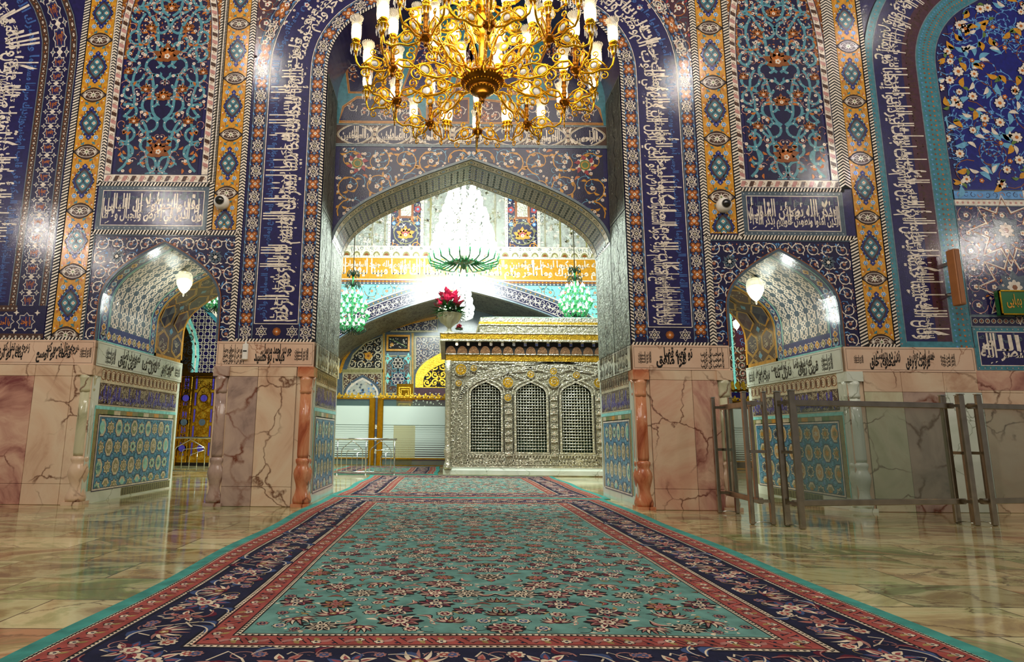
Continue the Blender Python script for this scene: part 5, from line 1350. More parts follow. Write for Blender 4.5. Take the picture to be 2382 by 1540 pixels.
def rug(name, x0, x1, y0, y1, label, seed, field='rfield', group='persian rugs laid end to end', wob=.02):
    rn = random.Random(seed); o = Orn()
    mb = MB(); nx, ny = 2, 40
    edge = lambda y: wob*sin(y*2.1+seed)
    B = [(0, .11, 'redge'), (.11, .135, 'rcream'), (.135, .30, 'rred'), (.30, .33, 'rcream'), (.33, .78, 'rnavy'), (.78, .81, 'rcream'), (.81, .97, 'rred'), (.97, 1.0, 'rcream')]
    for a, b, m in B:
        for P in ((x0+a, x0+b, y0+a, y1-a), (x1-b, x1-a, y0+a, y1-a)): o.rect(*P, m, 0, 1, 40)
        for P in ((x0+b, x1-b, y0+a, y0+b), (x0+b, x1-b, y1-b, y1-a)): o.rect(*P, m, 0, 12, 1)
    o.rect(x0+1, x1-1, y0+1, y1-1, field, 0, 10, 20)
    for a in (.115, .30, .345, .765, .815, .965, 1.0):
        for P in ((x0+a, x0+a+.01, y0+a, y1-a), (x1-a-.01, x1-a, y0+a, y1-a)): o.rect(*P, 'rblack', .6, 1, 20)
        for P in ((x0+a, x1-a, y0+a, y0+a+.01), (x0+a, x1-a, y1-a-.01, y1-a)): o.rect(*P, 'rblack', .6, 8, 1)
    def run(a, st, fn):                                     # walk the four sides at inset a
        for k in range(4):
            Lr = (y1-y0-2*a) if k % 2 == 0 else (x1-x0-2*a); n = max(1, int(Lr/st)); s = Lr/n
            for i in range(n):
                t = a+(i+.5)*s
                if k == 0: x, y, r = x0+a, y0+t, pi/2
                elif k == 1: x, y, r = x0+t, y0+a, 0
                elif k == 2: x, y, r = x1-a, y0+t, -pi/2
                else: x, y, r = x0+t, y1-a, pi
                fn(x, y, r, i)
    gs = Orn(); gs.leaf(-.05, -.03, .5, .09, .035, 'rpink', 1); gs.disc(-.065, .035, .012, 'rnavy', 1, 4); gs.flower(.03, .015, .028, 5, 'rcream', 'rnavy', 1, 'rblack'); gs.leaf(.05, -.05, 1.8, .07, .03, 'rgold', 1); gs.rib([(-.09, .05), (-.03, -.04), (.03, .05), (.09, -.04)], .009, 'rblack', .8)
    run(.217, .16, lambda x, y, r, i: o.stamp(gs, x, y, 1, r)); run(.89, .16, lambda x, y, r, i: o.stamp(gs, x, y, 1, r+pi*(i % 2)))
    dt = Orn(); dt.star(0, 0, .013, .008, 3, 'rblack', 1)
    for a in (.122, .315, .795, .985): run(a, .035, lambda x, y, r, i: o.stamp(dt, x, y, 1, r))
    def bord(x, y, r, i):
        o.stamp(RB[i % 3], x, y, rn.uniform(.9, 1.1), r+(pi if i % 2 else 0), 1, 1)
        for sx in (1, -1):
            o.stamp(RL[rn.randrange(4)], x+.17*sx*cos(r)-.12*sx*sin(r), y+.17*sx*sin(r)+.12*sx*cos(r), 1, r+rn.uniform(-.8, .8)+(pi if sx < 0 else 0), 1, 1)
            o.stamp(RL[rn.randrange(4)], x+.19*sx*cos(r)+.12*sx*sin(r), y+.19*sx*sin(r)-.12*sx*cos(r), .8, r+rn.uniform(0, 6), 1, 1)
        q = Orn(); q.rib([(-.2, -.13), (-.1, -.05), (0, .16), (.1, .06), (.2, -.13)], .012, 'rcream', 1.2); q.spiral(.08, .1, .07, .02, 0, 1.2, 1, .010, 'rpink', 1.2); q.spiral(-.09, -.1, .07, .02, 2, 1.2, -1, .010, 'rgold', 1.2); o.stamp(q, x, y, 1, r, 1)
    run(.555, .30, bord)
    q = Orn(); c = (x0+x1)/2; pts = []
    X0, Y0_, Y1_ = x0+1.06, y0+1.08, y1-1.05
    tries = 0
    while tries < 9000:
        tries += 1; x, y = rn.uniform(X0, c), rn.uniform(Y0_, Y1_)
        if rn.random() < .1: x = c
        big_ = len(pts) < (c-X0)*(Y1_-Y0_)/.075
        d = .215 if big_ else .115
        if all((x-a)**2+(y-b)**2 > (d if not g else max(d, .15))**2 for a, b, g in pts):
            pts.append((x, y, big_)); 
            if big_: q.stamp(RP[rn.randrange(5)], x, y, rn.uniform(.8, 1.08), rn.choice((0, pi)) if x == c else rn.uniform(-.5, .5)+rn.choice((0, pi)), 1, 1)
            else: q.stamp(RS[rn.randrange(5)], x, y, rn.uniform(.8, 1.1), rn.uniform(0, 6.3), 1, .5)
    for _ in range(int((c-X0)*(Y1_-Y0_)*40)):
        x, y = rn.uniform(X0, c), rn.uniform(Y0_, Y1_); t = rn.random()
        if t < .6: q.spiral(x, y, rn.uniform(.05, .12), .03, rn.uniform(0, 6), rn.uniform(.5, 1), rn.choice((1, -1)), .009, rn.choice(('rblack', 'rdteal', 'rpink')), .5, 'rcream', .045, 4)
        elif t < .85: q.leaf(x, y, rn.uniform(0, 6.3), .08, .03, rn.choice(('rcream', 'rwine', 'rgold', 'rblack')), .7)
        else: q.flower(x, y, .022, 5, 'rcream', 'rwine', .8, 'rblack')
    q.clip(lambda u, v: (u > x0+1.0) & (v > y0+1.0) & (v < y1-1.0)); q.mirror(c); o.P += q.P
    for V, F, m in o.P:                                     # hand-laid: edges wander a little
        s_ = (V[:, 0]-c)/(x1-c); V[:, 0] += s_*np.array([edge(y) for y in V[:, 1]])*np.abs(s_)
    ob = o.build(name, lambda u, v, h: np.c_[u, v, h+.006*np.sin(u*1.9+v)*np.sin(v*1.3)], None, .018, .0005)
    tag(ob, label, 'rug', group)
    n = 60; sk = MB(); P = []                               # thickness skirt
    for i in range(n+1): y = y0+(y1-y0)*i/n; P.append((x0-edge(y), y))
    for i in range(n+1): y = y1-(y1-y0)*i/n; P.append((x1+edge(y), y))
    k = len(P); hh = lambda u, v: .018+.006*sin(u*1.9+v)*sin(v*1.3)
    sk.add([(x, y, .0) for x, y in P]+[(x, y, hh(x, y)-.0003) for x, y in P], [(i, (i+1) % k, k+(i+1) % k, k+i) for i in range(k)], 'redge')
    sk.build('bound_edge', ob)
    return ob
rug('persian_rug', -2.13, 2.82, 2.62, 11.28, 'long teal persian rug with navy and red floral borders in the foreground', 1)
rug('persian_rug', -2.10, 2.93, 11.32, 17.55, 'second persian rug lying beyond the long one, ending at the silver cage', 2, wob=.03)
rug('persian_rug', -3.6, -.25, 17.9, 22.6, 'pale turquoise bordered rug at the left side of the silver cage', 3, 'redge')

# ================================================================ steel railings
def railing(x, y, w, bays, label):
    t = empty('steel_railing', (x, y, 0), label, 'railing', 'low steel railings')
    mb = MB(); mb.tube([(-.02, 0, 1.0), (w+.06, 0, 1.0)], .028, 'chrome', 10); mb.build('handrail', t)
    mb = MB(); mb.tube([(0, 0, .09), (w, 0, .09)], .014, 'chrome', 8); mb.build('bottom_rail', t)
    for i in range(bays+1):
        mb = MB(); mb.tube([(w*i/bays, 0, 0), (w*i/bays, 0, 1.0)], .018, 'chrome', 8); mb.lathe([(.05, 0), (.05, .012), (.02, .02)], 'chrome', 12, (w*i/bays, 0, 0)); mb.build('post', t)
    for i in range(bays):
        a, b = w*i/bays+w/bays*.14, w*(i+1)/bays-w/bays*.12; k = b-a; c = (a+b)/2; mb = MB()
        mb.tube([(a, 0, .09), (a, 0, .66), (a+k*.06, 0, .74), (c-.04, 0, .93), (c, 0, .95), (c+.04, 0, .93), (b-k*.06, 0, .74), (b, 0, .66), (b, 0, .09)], .012, 'chrome', 6)
        for q, e in ((.25, .60), (.5, .46)): x_ = a+k*q; mb.tube([(x_, 0, .09), (x_, 0, e), (x_+.03, 0, e+.08), (b-.03, 0, .60+(.25-q)*.3+.13)], .010, 'chrome', 6)
        mb.tube([(a+k*.75, 0, .09), (a+k*.75, 0, .62)], .010, 'chrome', 6); mb.build('arched_bars', t)
    return t
railing(-3.9, 17.6, 2.42, 3, 'low steel railing with arched bars between great arch jamb and silver cage')
railing(-7.75, 17.35, 2.3, 2, 'low steel railing crossing the passage of the left small arch')

# ================================================================ steel and glass barriers
M['railsteel'] = surf('worn_steel', 'b3a998', .2, 1, .1, 7, .15, 60, .002)
def barrier(x0, y0, x1, y1, label, stands=True, H=1.72):
    t = empty('glass_barrier', (x0, y0, 0), label, 'barrier', 'steel and glass barriers', rz=math.atan2(y1-y0, x1-x0)); w = math.hypot(x1-x0, y1-y0)
    zr = (.30, H-.15)
    for x in (0, w):
        for k, dy in enumerate((-.13, .13)):
            mb = MB(); mb.bevbox(x-.042, x+.042, dy-.026, dy+.026, 0, H, 'railsteel', .012); mb.bevbox(x-.045, x+.045, dy-.03, dy+.03, H-.005, H+.01, 'chrome', .004); mb.build('post', t)
        for z in (zr[0], (zr[0]+zr[1])/2, zr[1]): mb = MB(); mb.box(x-.02, x+.02, -.11, .11, z-.02, z+.02, 'railsteel'); mb.build('cross_piece', t)
        mb = MB(); mb.tube([(x, -.13, .02), (x, 0, .035), (x, .13, .02)], .008, 'chrome', 6); mb.build('foot_bar', t)
    for z in zr: mb = MB(); mb.bevbox(-.0, w, -.035, .035, z-.038, z+.038, 'railsteel', .008); mb.build('rail', t)
    for x in (.13, w-.13): mb = MB(); mb.bevbox(x-.03, x+.03, -.02, .02, zr[0], zr[1], 'railsteel', .005); mb.build('stile', t)
    mb = MB(); mb.box(.16, w-.16, -.006, .006, zr[0]+.03, zr[1]-.03, 'glass'); mb.build('glass_pane', t)
    return t
barrier(4.22, 9.45, 4.12, 8.25, 'short glass barrier panel standing against the right pier of the great arch')
barrier(4.40, 8.0, 6.95, 8.45, 'wide glass barrier panel in front of the right small arch')
barrier(7.18, 8.45, 9.3, 8.95, 'glass barrier panel at the right edge of the picture')

# ================================================================ the gilded chandelier
M['brassdk'] = surf('antique_gold', '8a5a1c', .26, 1, .2, 8, .2, 30, .003)
CX, CY = .42, 7.3; CZ = at(1113, 192, CY)[1]
ch = empty('gold_chandelier', (CX, CY, CZ), 'huge gilded chandelier with glass shades hanging before the great arch', 'chandelier')
mb = MB(); mb.lathe([(.0, -.30), (.02, -.29), (.035, -.26), (.02, -.235), (.05, -.215), (.055, -.18), (.09, -.17), (.15, -.13), (.17, -.10), (.16, -.085), (.20, -.075), (.235, -.04), (.24, -.02), (.275, -.01), (.295, .03), (.28, .06), (.20, .07), (.0, .07)], 'brassdk', 40)
for r, z, n in ((.285, .0, 40), (.225, -.055, 34), (.16, -.115, 24)):
    for i in range(n): a = 2*pi*i/n; mb.ball((r*cos(a), r*sin(a), z), .011, 'brass', 6)
mb.build('bowl', ch)
mb = MB(); mb.lathe([(.10, .06), (.06, .12), (.05, .25), (.09, .3), (.05, .36), (.045, .55), (.10, .62), (.15, .72), (.17, .85), (.14, .98), (.07, 1.05), (.06, 1.15), (.12, 1.25), (.24, 1.36), (.27, 1.5), (.24, 1.62), (.1, 1.7), (.06, 2.2), (.05, 6.0)], 'brass', 32, flute=.03, nf=12); mb.build('stem', ch)
def scroll3(mb, pts, r, m): mb.tube(pts, r, m, 7)
def vspiral(cx, cz, r0, r1, a0, turns, d, n=18): return [(cx+(r0+(r1-r0)*i/n)*cos(a0+d*2*pi*turns*i/n), 0, cz+(r0+(r1-r0)*i/n)*sin(a0+d*2*pi*turns*i/n)) for i in range(n+1)]
def medal(mb, gl, x, z, r, y=0):
    mb.tube([(x+r*cos(2*pi*i/16), y, z+r*sin(2*pi*i/16)) for i in range(16)], r*.2, 'brass', 6, close=True)
    mb.tube([(x+r*1.35*cos(2*pi*i/16), y, z+r*1.25*sin(2*pi*i/16)) for i in range(16)], r*.10, 'brass', 5, close=True)
    for i in range(8): a = 2*pi*i/8; mb.ball((x+r*1.42*cos(a), y, z+r*1.32*sin(a)), r*.13, 'brass', 5)
    g = MB(); g.lathe([(1e-4, -.012), (r*.45, -.01), (r*.85, 0), (r*.45, .01), (1e-4, .012)], 'crystal', 10)
    g.v = [(x+a, y+c, z+b) for a, b, c in g.v]; gl.append(g)
def cup(mb, x, z, y=0, s=1.0):
    mb.lathe([(.012, -.09), (.02, -.08), (.028, -.05), (.018, -.03), (.05, -.02), (.068, .0), (.07, .01), (.035, .018), (.03, .04), (.045, .055), (.055, .075), (.05, .09), (.0, .09)], 'brass', 16, (x, y, z))
SHP = [(.045, .09), (.062, .12), (.068, .18), (.066, .25), (.060, .30), (.066, .35), (.080, .40)]
def shade_mesh():
    g = MB(); g.lathe(SHP, 'glassedge', 20); g.f.pop() if len(g.f[-1]) == 20 else None; g.m = g.m[:len(g.f)]; g.sm = g.sm[:len(g.f)]
    if len(g.f[-1]) == 20: g.f.pop(); g.m.pop(); g.sm.pop()
    n = 20                                                   # scalloped, cut rim
    for i in range(n): a = 2*pi*i/n; g.ball((.082*cos(a), .082*sin(a), .405), .009, 'glassedge', 5)
    for j in range(7):
        z = .27+j*.018; r = np.interp(z, [q[1] for q in SHP], [q[0] for q in SHP])+.002
        for i in range(14): a = 2*pi*(i+.5*(j % 2))/14; g.ball((r*cos(a), r*sin(a), z), .0045, 'glassedge', 4)
    return g.mesh('glass_shade')
SHM = shade_mesh()
g = MB(); g.lathe([(.02, .09), (.052, .12), (.061, .18), (.058, .25), (.045, .30), (.0, .315)], 'bulb', 14); BLM = g.mesh('bulb')
g = MB()
for i in range(9):
    a = 2*pi*i/9; x, y = .064*cos(a), .064*sin(a); g.tube([(x, y, -.005), (x, y, -.02)], .002, 'brass', 4); g.lathe([(1e-4, -.10), (.008, -.085), (.004, -.035), (1e-4, -.02)], 'crystal', 6, (x, y, 0)); g.ball((x, y, -.015), .006, 'crystal', 5)
DRM = g.mesh('crystal_pendants')
def lampset(parent, x, y, z, s=1.0):
    for nm, me in (('glass_shade', SHM), ('bulb', BLM), ('crystal_pendants', DRM)):
        o = link(nm, me, parent, (x, y, z)); o.scale = (s, s, s)
# one main arm, built along +x
def make_arm():
    mb = MB(); gl = []
    mb.tube([(.24, 0, .02), (.30, 0, .03), (.36, 0, .02), (.42, 0, .04)], [.02, .035, .022, .03], 'brass', 8)
    scroll3(mb, [(.40, 0, .03), (.50, 0, -.02), (.62, 0, -.06), (.76, 0, -.05), (.90, 0, .03), (1.02, 0, .10), (1.12, 0, .09), (1.17, 0, .0), (1.20, 0, -.08), (1.2, 0, -.1)], [.022, .02, .018, .018, .018, .018, .018, .02, .02, .018], 'brass')
    scroll3(mb, [(.40, 0, .05), (.52, 0, .13), (.66, 0, .15), (.80, 0, .10), (.95, 0, .02), (1.08, 0, .0), (1.18, 0, .05)], .014, 'brass')
    for c in (vspiral(.56, -.13, .085, .02, pi/2, 1.3, 1), vspiral(.88, -.07, .09, .02, pi/2, 1.3, -1), vspiral(.70, .22, .075, .02, -pi/2, 1.3, 1), vspiral(.98, .17, .07, .02, -pi/2, 1.2, -1), vspiral(1.10, -.12, .06, .015, 0, 1.2, -1)): scroll3(mb, c, .011, 'brass')
    medal(mb, gl, .54, .05, .055); medal(mb, gl, .78, .02, .075); medal(mb, gl, 1.00, .06, .045); medal(mb, gl, .72, -.14, .04)
    # hub with candle column
    mb.lathe([(.0, -.17), (.02, -.16), (.025, -.13), (.015, -.11), (.05, -.09), (.075, -.05), (.07, -.03), (.03, -.02), (.028, .06), (.04, .08), (.03, .10), (.028, .16), (.04, .18), (.03, .2), (.03, .25)], 'brassdk', 16, (1.2, 0, 0))
    cup(mb, 1.2, .32)
    L = []
    for a in (-62, 0, 62):
        ca, sa = cos(R(a)), sin(R(a)); rr = .50 if a else .46
        f = lambda u, z: (1.2+u*ca, u*sa, z)
        mb.tube([f(.04, -.05), f(.10, -.11), (f(.20, -.13)), f(.30, -.10), f(.40, -.12), f(rr-.02, -.07), f(rr, .0), f(rr, .06)], [.014, .016, .014, .014, .014, .014, .014, .012], 'brass', 7)
        mb.tube([f(.05, -.02), f(.14, .05), f(.25, .06), f(.33, -.02), f(.38, -.09)], .011, 'brass', 6)
        for c in (vspiral(.16, -.19, .055, .012, pi/2, 1.25, 1, 14), vspiral(.34, -.19, .055, .012, pi/2, 1.25, -1, 14), vspiral(.24, .12, .045, .012, -pi/2, 1.2, 1, 12)): mb.tube([(1.2+x*ca, x*sa, z) for x, _, z in c], .008, 'brass', 6)
        tmp, tg = MB(), []; medal(tmp, tg, .22, -.03, .052); tg = tg[0]; gl.append(MB())
        for src, dst in ((tmp, mb), (tg, gl[-1])):
            b = len(dst.v); dst.v += [(1.2+x*ca-y*sa, x*sa+y*ca, z) for x, y, z in src.v]
            for q, m in zip(src.f, src.m): dst.f.append([b+i for i in q]); dst.m.append(dst.mi(src.mats[m])); dst.sm.append(True)
        cup(mb, 1.2+rr*ca, .15, rr*sa); L.append((1.2+rr*ca, rr*sa, .15))
    a = mb.build('scroll_arm', ch); [q.build('crystal_rosette', a) for q in gl]
    lampset(a, 1.2, 0, .32)
    for x, y, z in L: lampset(a, x, y, z, .95)
    return a
arm = make_arm(); NA = 10
for i in range(NA):
    a_ = arm if i == 0 else copy_tree(arm, ch)
    a_.rotation_euler.z = R(18)+2*pi*i/NA
# inner ring on upright stems, and the upper tier
mb = MB(); gl = []
mb.tube([(.14, 0, .06), (.22, 0, .12), (.30, 0, .30), (.44, 0, .38), (.58, 0, .34), (.66, 0, .40), (.68, 0, .5)], .016, 'brass', 7)
for c in (vspiral(.36, .24, .07, .015, pi/2, 1.3, 1), vspiral(.55, .46, .07, .015, -pi/2, 1.3, -1)): scroll3(mb, c, .010, 'brass')
medal(mb, gl, .44, .50, .06); medal(mb, gl, .3, .44, .045); cup(mb, .68, .58); ia = mb.build('inner_arm', ch); [q.build('crystal_rosette', ia) for q in gl]; lampset(ia, .68, 0, .58)
for i in range(8):
    b = ia if i == 0 else copy_tree(ia, ch)
    b.rotation_euler.z = R(-90+22.5)+2*pi*i/8
mb = MB(); gl = []
mb.tube([(.1, 0, 1.1), (.3, 0, .95), (.55, 0, .95), (.8, 0, 1.1), (1.0, 0, 1.05), (1.12, 0, 1.15)], .018, 'brass', 7)
for c in (vspiral(.42, .82, .09, .02, pi/2, 1.3, 1), vspiral(.78, .90, .10, .02, pi/2, 1.3, -1), vspiral(.62, 1.12, .09, .02, -pi/2, 1.3, 1)): scroll3(mb, c, .012, 'brass')
medal(mb, gl, .5, 1.02, .075); medal(mb, gl, .9, 1.0, .055); cup(mb, 1.12, 1.22); ua = mb.build('upper_arm', ch); [q.build('crystal_rosette', ua) for q in gl]; lampset(ua, 1.12, 0, 1.22)
for i in range(10):
    b = ua if i == 0 else copy_tree(ua, ch)
    b.rotation_euler.z = 2*pi*i/10
light('gold_chandelier_light', 'POINT', (CX, CY-.2, CZ+.75), 60, (1, .85, .6), .4)
light('gold_chandelier_light', 'POINT', (CX, CY+.1, CZ-.55), 25, (1, .85, .6), .25)

# ================================================================ crystal chandeliers in the shrine room
def crystal_chandelier(name, x, y, z, Rr, Ht, label, group, n=7, green_skirt=True):
    t = empty(name, (x, y, z), label, 'chandelier', group)
    mb = MB(); mb.tube([(0, 0, Ht), (0, 0, 14.41-z)], .02, 'silver', 6); mb.lathe([(.0, -.05), (.1, 0), (.16, .08), (.08, .16), (.05, .3), (.05, Ht)], 'crystal', 16); mb.build('stem', t)
    mb = MB()
    mb.lathe([(.02, -.04), (.14*Rr, 0), (.3*Rr, .06), (.28*Rr, .10)], 'silver', 20)
    for j in range(n):
        f = j/(n-1); r = Rr*(1-.62*f**1.2); zz = Ht*(.12+.82*f); k = max(8, int(26*r/Rr))
        for i in range(k):
            a = 2*pi*(i+.5*(j % 2))/k
            for q in range(3):
                rr = r*(1-.03*q); mb.lathe([(1e-4, -.05), (.022, -.02), (.01, .03), (1e-4, .05)], 'crystal', 5, (rr*cos(a+.07*q), rr*sin(a+.07*q), zz-.04-.085*q))
            mb.tube([(r*.3*cos(a), r*.3*sin(a), zz-.02), (r*.7*cos(a), r*.7*sin(a), zz-.12), (r*cos(a), r*sin(a), zz)], .010, 'crystal', 5)
    for i in range(20):
        a = 2*pi*i/20; mb.tube([(Rr*.35*cos(a), Rr*.35*sin(a), .02), (Rr*.6*cos(a), Rr*.6*sin(a), -.10), (Rr*.85*cos(a), Rr*.85*sin(a), -.04), (Rr*1.0*cos(a), Rr*1.0*sin(a), .14)], .022, 'crystal', 6)
    mb.build('crystal_strings', t)
    bm_ = MB(); bm_.lathe([(.0, 0), (.035, .02), (.045, .08), (.03, .14), (.0, .17)], 'bulbcool', 8); me = bm_.mesh('candle_bulb')
    for j in range(n):
        f = j/(n-1); r = Rr*(.95-.6*f**1.2); zz = Ht*(.14+.80*f); k = max(6, int(15*r/Rr))
        for i in range(k): a = 2*pi*(i+.5*(j % 2))/k; o = link('candle_bulb', me, t, (r*cos(a), r*sin(a), zz)); o.scale = (1.5,)*3
    if green_skirt:
        mb = MB()
        for i in range(22):
            a = 2*pi*i/22; mb.tube([(Rr*.3*cos(a), Rr*.3*sin(a), -.03), (Rr*.7*cos(a), Rr*.7*sin(a), -.16), (Rr*1.05*cos(a), Rr*1.05*sin(a), -.08), (Rr*1.1*cos(a), Rr*1.1*sin(a), .12)], .022, 'greenglass', 6)
            mb.lathe([(1e-4, -.12), (.02, -.06), (1e-4, 0)], 'greenglass', 5, (Rr*.85*cos(a), Rr*.85*sin(a), -.15))
        mb.lathe([(.0, -.26), (.05, -.22), (.1, -.12), (.3*Rr, -.06), (.5*Rr, -.05)], 'greenglass', 16); mb.build('green_glass_skirt', t)
    return t
def zat(u, v, Y): return at(u, v, Y)[1]
xc, zc = at(1079, 606, 15.6); Hc = zat(1079, 432, 15.6)-zc
crystal_chandelier('crystal_chandelier', xc, 15.6, zc, .86, Hc, 'dazzling white crystal chandelier with green glass skirt inside the great arch', 'crystal chandeliers', 8)
xc, zc = at(1066, 738, 24.0); Hc = zat(1066, 635, 24.0)-zc
crystal_chandelier('crystal_chandelier', xc, 24.0, zc, .62, Hc, 'smaller white chandelier hanging farther back, right of the red flowers', 'crystal chandeliers', 6, False)
M['dkgreen'] = surf('dark_green_metal', '16301f', .4, .3, .1, 5)
M['greenlit'] = glassy('lit_green_glass', '2f9a55', .15, .9)
def green_chandelier(x, y, z, Rr, Ht, label):
    t = empty('green_chandelier', (x, y, z), label, 'chandelier', 'green glass chandeliers')
    mb = MB(); mb.tube([(0, 0, Ht), (0, 0, 14.41-z)], .014, 'soot', 6); mb.lathe([(.0, -.1), (.05, -.05), (.03, 0), (.06, .2), (.03, .4), (.05, Ht*.7), (.02, Ht)], 'greenlit', 12); mb.build('stem', t)
    mb = MB()
    for i in range(10):
        a = 2*pi*i/10
        for zb_, r in ((Ht*.93, .35), (Ht*.72, .42)):
            P = [(r*Rr*(.15+u)*cos(a), r*Rr*(.15+u)*sin(a), zb_+w*Rr) for u, w in ((0, 0), (.3, .3), (.7, .35), (.95, .15), (.9, -.02), (.7, .02), (.72, .12))]; mb.tube(P, .014, 'dkgreen', 5)
    mb.build('wire_crown', t)
    bm_ = MB(); bm_.lathe([(.0, 0), (.03, .02), (.04, .07), (.025, .12), (.0, .15)], 'bulbcool', 8); me = bm_.mesh('candle_bulb')
    gm = MB()
    for j, (f, r, k) in enumerate(((.0, .72, 12), (.17, 1.0, 14), (.36, .85, 12), (.54, .55, 9))):
        zz = Ht*f
        for i in range(k):
            a = 2*pi*(i+.3*j)/k; x_, y_ = r*Rr*cos(a), r*Rr*sin(a)
            gm.tube([(.03*cos(a), .03*sin(a), zz-.02), (x_*.5, y_*.5, zz-.16), (x_*.9, y_*.9, zz-.14), (x_, y_, zz)], .014, 'greenlit', 6)
            gm.lathe([(.02, -.06), (.06, -.01), (.065, .03), (.05, .03)], 'greenlit', 9, (x_, y_, zz))
            for q in range(3): gm.lathe([(1e-4, -.17), (.018, -.12), (1e-4, -.06)], 'greenlit', 5, (x_*(1-.12*q), y_*(1-.12*q), zz-.04*q))
            link('candle_bulb', me, t, (x_, y_, zz+.03))
    for i in range(18): a = 2*pi*i/18; gm.tube([(0, 0, -.1), (.5*Rr*cos(a), .5*Rr*sin(a), -.32), (.9*Rr*cos(a), .9*Rr*sin(a), -.2), (.8*Rr*cos(a), .8*Rr*sin(a), -.1)], .012, 'dkgreen', 5)
    gm.build('green_glass_arms', t)
x, z = at(818, 755, 20.5); green_chandelier(x, 20.5, z, .56, zat(818, 635, 20.5)-z, 'green glass chandelier hanging at the left side of the great arch opening')
x, z = at(1339, 724, 20.5); green_chandelier(x, 20.5, z, .54, zat(1339, 628, 20.5)-z, 'green glass chandelier hanging at the right side above the silver cage')
x, z = at(503, 705, 20.5); green_chandelier(x, 20.5, z, .5, 1.5, 'green glass chandelier just showing at the right edge of the left small arch')

# ================================================================ pendant lamps in the passages
def pendant(u, v, Y, s, label, power=26, top=14.41):
    x, z = at(u, v, Y); t = empty('pendant_lamp', (x, Y, z), label, 'lamp', 'faceted glass pendant lamps')
    g = MB(); g.lathe([(1e-4, -.26), (.012, -.25), (.018, -.22), (.008, -.205), (.02, -.20), (.045, -.18), (.085, -.13), (.125, -.04), (.135, .05), (.125, .12), (.10, .165), (.05, .18)], 'glassedge', 12, smooth=False)
    g.v = [(a*s, b*s, c*s) for a, b, c in g.v]; g.build('glass_globe', t)
    g = MB(); g.lathe([(1e-4, -.15), (.07, -.12), (.105, -.04), (.11, .02), (.06, .06), (1e-4, .07)], 'bulbcool', 12); g.v = [(a*s, b*s, c*s) for a, b, c in g.v]; g.build('bulb', t)
    g = MB(); g.tube([(0, 0, .17*s), (0, 0, top-z)], .006, 'silver', 5); g.lathe([(.06*s, .17*s), (.04*s, .20*s), (.01, .22*s)], 'silver', 12); g.build('hanging_rod', t)
    light('passage_lamp_light', 'POINT', (x, Y, z-.45*s), power, (.93, 1, .95), .08)
    return t
pendant(429, 656, 11.0, 1.08, 'large lit glass pendant lamp in the left small arch', 14, 4.2)
pendant(450, 707, 16.8, .8, 'smaller lit pendant lamp seen farther down the left passage', 14)
pendant(1757, 672, 11.0, 1.15, 'large lit glass pendant lamp in the right small arch', 14, 4.1)
pendant(1713, 755, 19.5, .8, 'small lit lamp seen farther down the right passage', 12)

# ================================================================ wall fittings
def dome(u, v, label):
    x, z = at(u, v, D0); t = empty('dome_camera', (x, D0-.03, z), label, 'security camera', 'white dome cameras')
    def turn(mb):
        mb.v = [(a, -c, b) for a, b, c in mb.v]; return mb
    m_ = MB(); m_.lathe([(.125, -.03), (.125, .03), (.115, .07), (.09, .10), (.07, .105)], 'plastic_white', 28); turn(m_).build('housing', t)
    m_ = MB(); m_.lathe([(.078, .10), (.07, .135), (.045, .16), (1e-4, .172)], 'plastic_black', 24); turn(m_).build('lens_dome', t)
dome(518, 473, 'white dome camera on the yellow tile band left of the great arch'); dome(1681, 480, 'white dome camera on the yellow tile band right of the great arch')
x, z = at(572, 838, D0); t = empty('wall_sensor', (x, D0-.03, z), 'small white sensor box on the marble inscription left of the great arch', 'sensor')
mb = MB(); mb.bevbox(-.045, .045, -.05, .0, 0, .26, 'plastic_white', .012); mb.build('case', t); mb = MB(); mb.box(-.03, .03, -.054, -.048, .13, .15, 'plastic_black'); mb.box(-.012, .012, -.03, 0, .26, .31, 'plastic_white'); mb.build('dark_slot', t)
xa, zt_ = at(2217, 578, D0-.3); xb, zb2 = at(2250, 708, D0-.3)
t = empty('column_speaker', (xa, D0-.3, zb2), 'tall tan column loudspeaker with perforated front on the right wall', 'speaker')
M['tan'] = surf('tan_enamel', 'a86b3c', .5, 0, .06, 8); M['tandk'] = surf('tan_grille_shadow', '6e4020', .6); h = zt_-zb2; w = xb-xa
mb = MB(); mb.bevbox(0, w, 0, .16, 0, h, 'tan', .01); mb.build('cabinet', t)
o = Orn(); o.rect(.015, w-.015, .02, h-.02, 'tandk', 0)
for i in range(int(h/.02)): o.rect(.02, w-.02, .03+i*.02, .042+i*.02, 'tan', 1) if .045+i*.02 < h-.02 else None
for k in range(5): o.rect(.02+k*(w-.04)/5, .026+k*(w-.04)/5, .02, h-.02, 'tan', 1.5)
o.build('grille', lambda u, v, h_: np.c_[u, -h_, v], t)
mb = MB(); mb.box(w*.3, w*.7, .14, .30, h*.2, h*.26, 'steel'); mb.box(w*.3, w*.7, .14, .30, h*.75, h*.81, 'steel'); mb.build('bracket', t)
xa, za = at(2331, 732, D0-.12); t = empty('green_sign', (xa, D0-.12, za), 'green lettered sign with gold frame at the right edge', 'sign')
w, h = 1.5, at(2331, 675, D0-.12)[1]-za; M['signgreen'] = surf('sign_green', '17642c', .25, 0, .05, 4, coat=.5)
mb = MB(); mb.box(0, w, 0, .09, 0, h, 'signgreen'); mb.build('board', t); mb = MB()
for a, b, c, d in ((0, w, 0, .02), (0, w, h-.02, h), (0, .02, 0, h), (w-.02, w, 0, h)): mb.box(a, b, -.012, .02, c, d, 'brass')
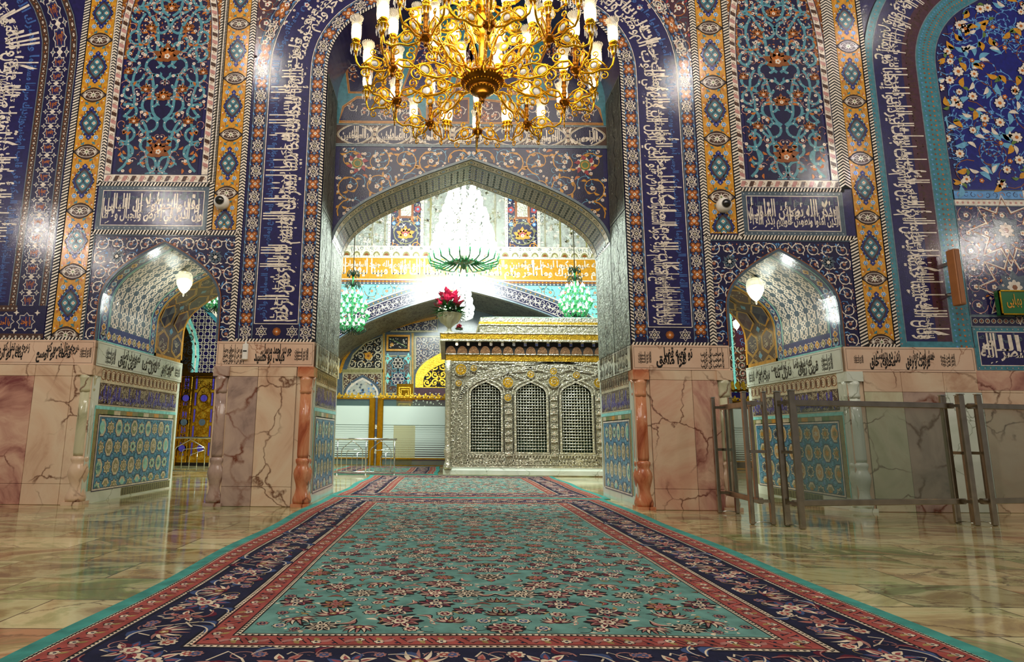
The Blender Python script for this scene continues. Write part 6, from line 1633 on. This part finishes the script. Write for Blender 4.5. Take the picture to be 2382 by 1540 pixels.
mb.build('frame', t); o = Orn(); text(o, 'درب خروج بست شیخ بهایی', .1, w-.08, .07, h-.06, 'gold', 1, 1.2, .02); o.build('lettering', lambda u, v, h_: np.c_[u, -h_, v], t)

# ================================================================ flower urns on the cage
M['urn'] = surf('ivory_urn', 'b9b596', .3, 0, .06, 5, coat=.4); M['leaf'] = surf('leaf_green', '2f6a2c', .5); M['leafdk'] = surf('leaf_dark', '16381a', .5)
M['anthurium'] = surf('crimson_petal', 'c3173f', .3); M['anthuriumdk'] = surf('dark_crimson_petal', '8f0f30', .3); M['lime'] = surf('lime_petal', 'c9d47a', .5)
def flowers(u, v, Y, s, label):
    x, z = at(u, v, Y); t = empty('flower_urn', (x, Y, z), label, 'flower vase')
    if s > .5:
        m_ = MB(); m_.lathe([(.0, 0), (.16, 0), (.17, .05), (.08, .09), (.06, .2), (.12, .26), (.28, .38), (.36, .52), (.40, .64), (.43, .66), (.38, .66), (.1, .6)], 'urn', 24, flute=.03, nf=10)
        m_.v = [(a*s, b*s, c*s) for a, b, c in m_.v]; m_.build('urn', t)
    rn = random.Random(int(u)); lf, fw, wt = MB(), MB(), MB()
    def blade(mb, p, a, el, l, w, m):
        d = Vector((cos(a)*cos(el), sin(a)*cos(el), sin(el))); sd = d.cross(Vector((0, 0, 1))).normalized(); p = Vector(p); up = sd.cross(d)
        mb.add([p, p+d*l*.5+sd*w+up*.01, p+d*l-Vector((0, 0, l*.15)), p+d*l*.5-sd*w+up*.01, p+d*l*.5-up*w*.5], [(0, 1, 4), (1, 2, 4), (2, 3, 4), (3, 0, 4)], m)
    for i in range(200): blade(lf, (rn.uniform(-.2, .2)*s, rn.uniform(-.2, .2)*s, .66*s+rn.uniform(0, .15)*s), rn.uniform(0, 6.3), rn.uniform(-.25, .9), rn.uniform(.3, .6)*s, .05*s, rn.choice(('leaf', 'leafdk')))
    for i in range(60):
        a, f = rn.uniform(0, 6.3), rn.uniform(0, 1); r = .38*s*(1-f*.75); blade(fw, (r*cos(a), r*sin(a), (.75+.55*f)*s), a, rn.uniform(.7, 1.4), .34*s, .11*s, rn.choice(('anthurium', 'anthuriumdk')))
    for i in range(26): a = rn.uniform(0, 6.3); wt.ball((.36*s*cos(a), .4*s*sin(a), (.72+rn.uniform(0, .12))*s), .035*s, 'mwhite', 6)
    for i in range(18): wt.ball((rn.uniform(-.12, .12)*s, rn.uniform(-.1, .1)*s, (1.28+rn.uniform(0, .2))*s), .04*s, 'lime', 6)
    lf.build('foliage', t); fw.build('red_blooms', t); wt.build('pale_blooms', t)
flowers(1045, 777, YZ+.2, .92, 'ivory urn of red anthuriums and green fronds on the cage corner')
flowers(1068, 777, YZ-.11, .2, 'small pink posy lying beside the urn on the cage corner')
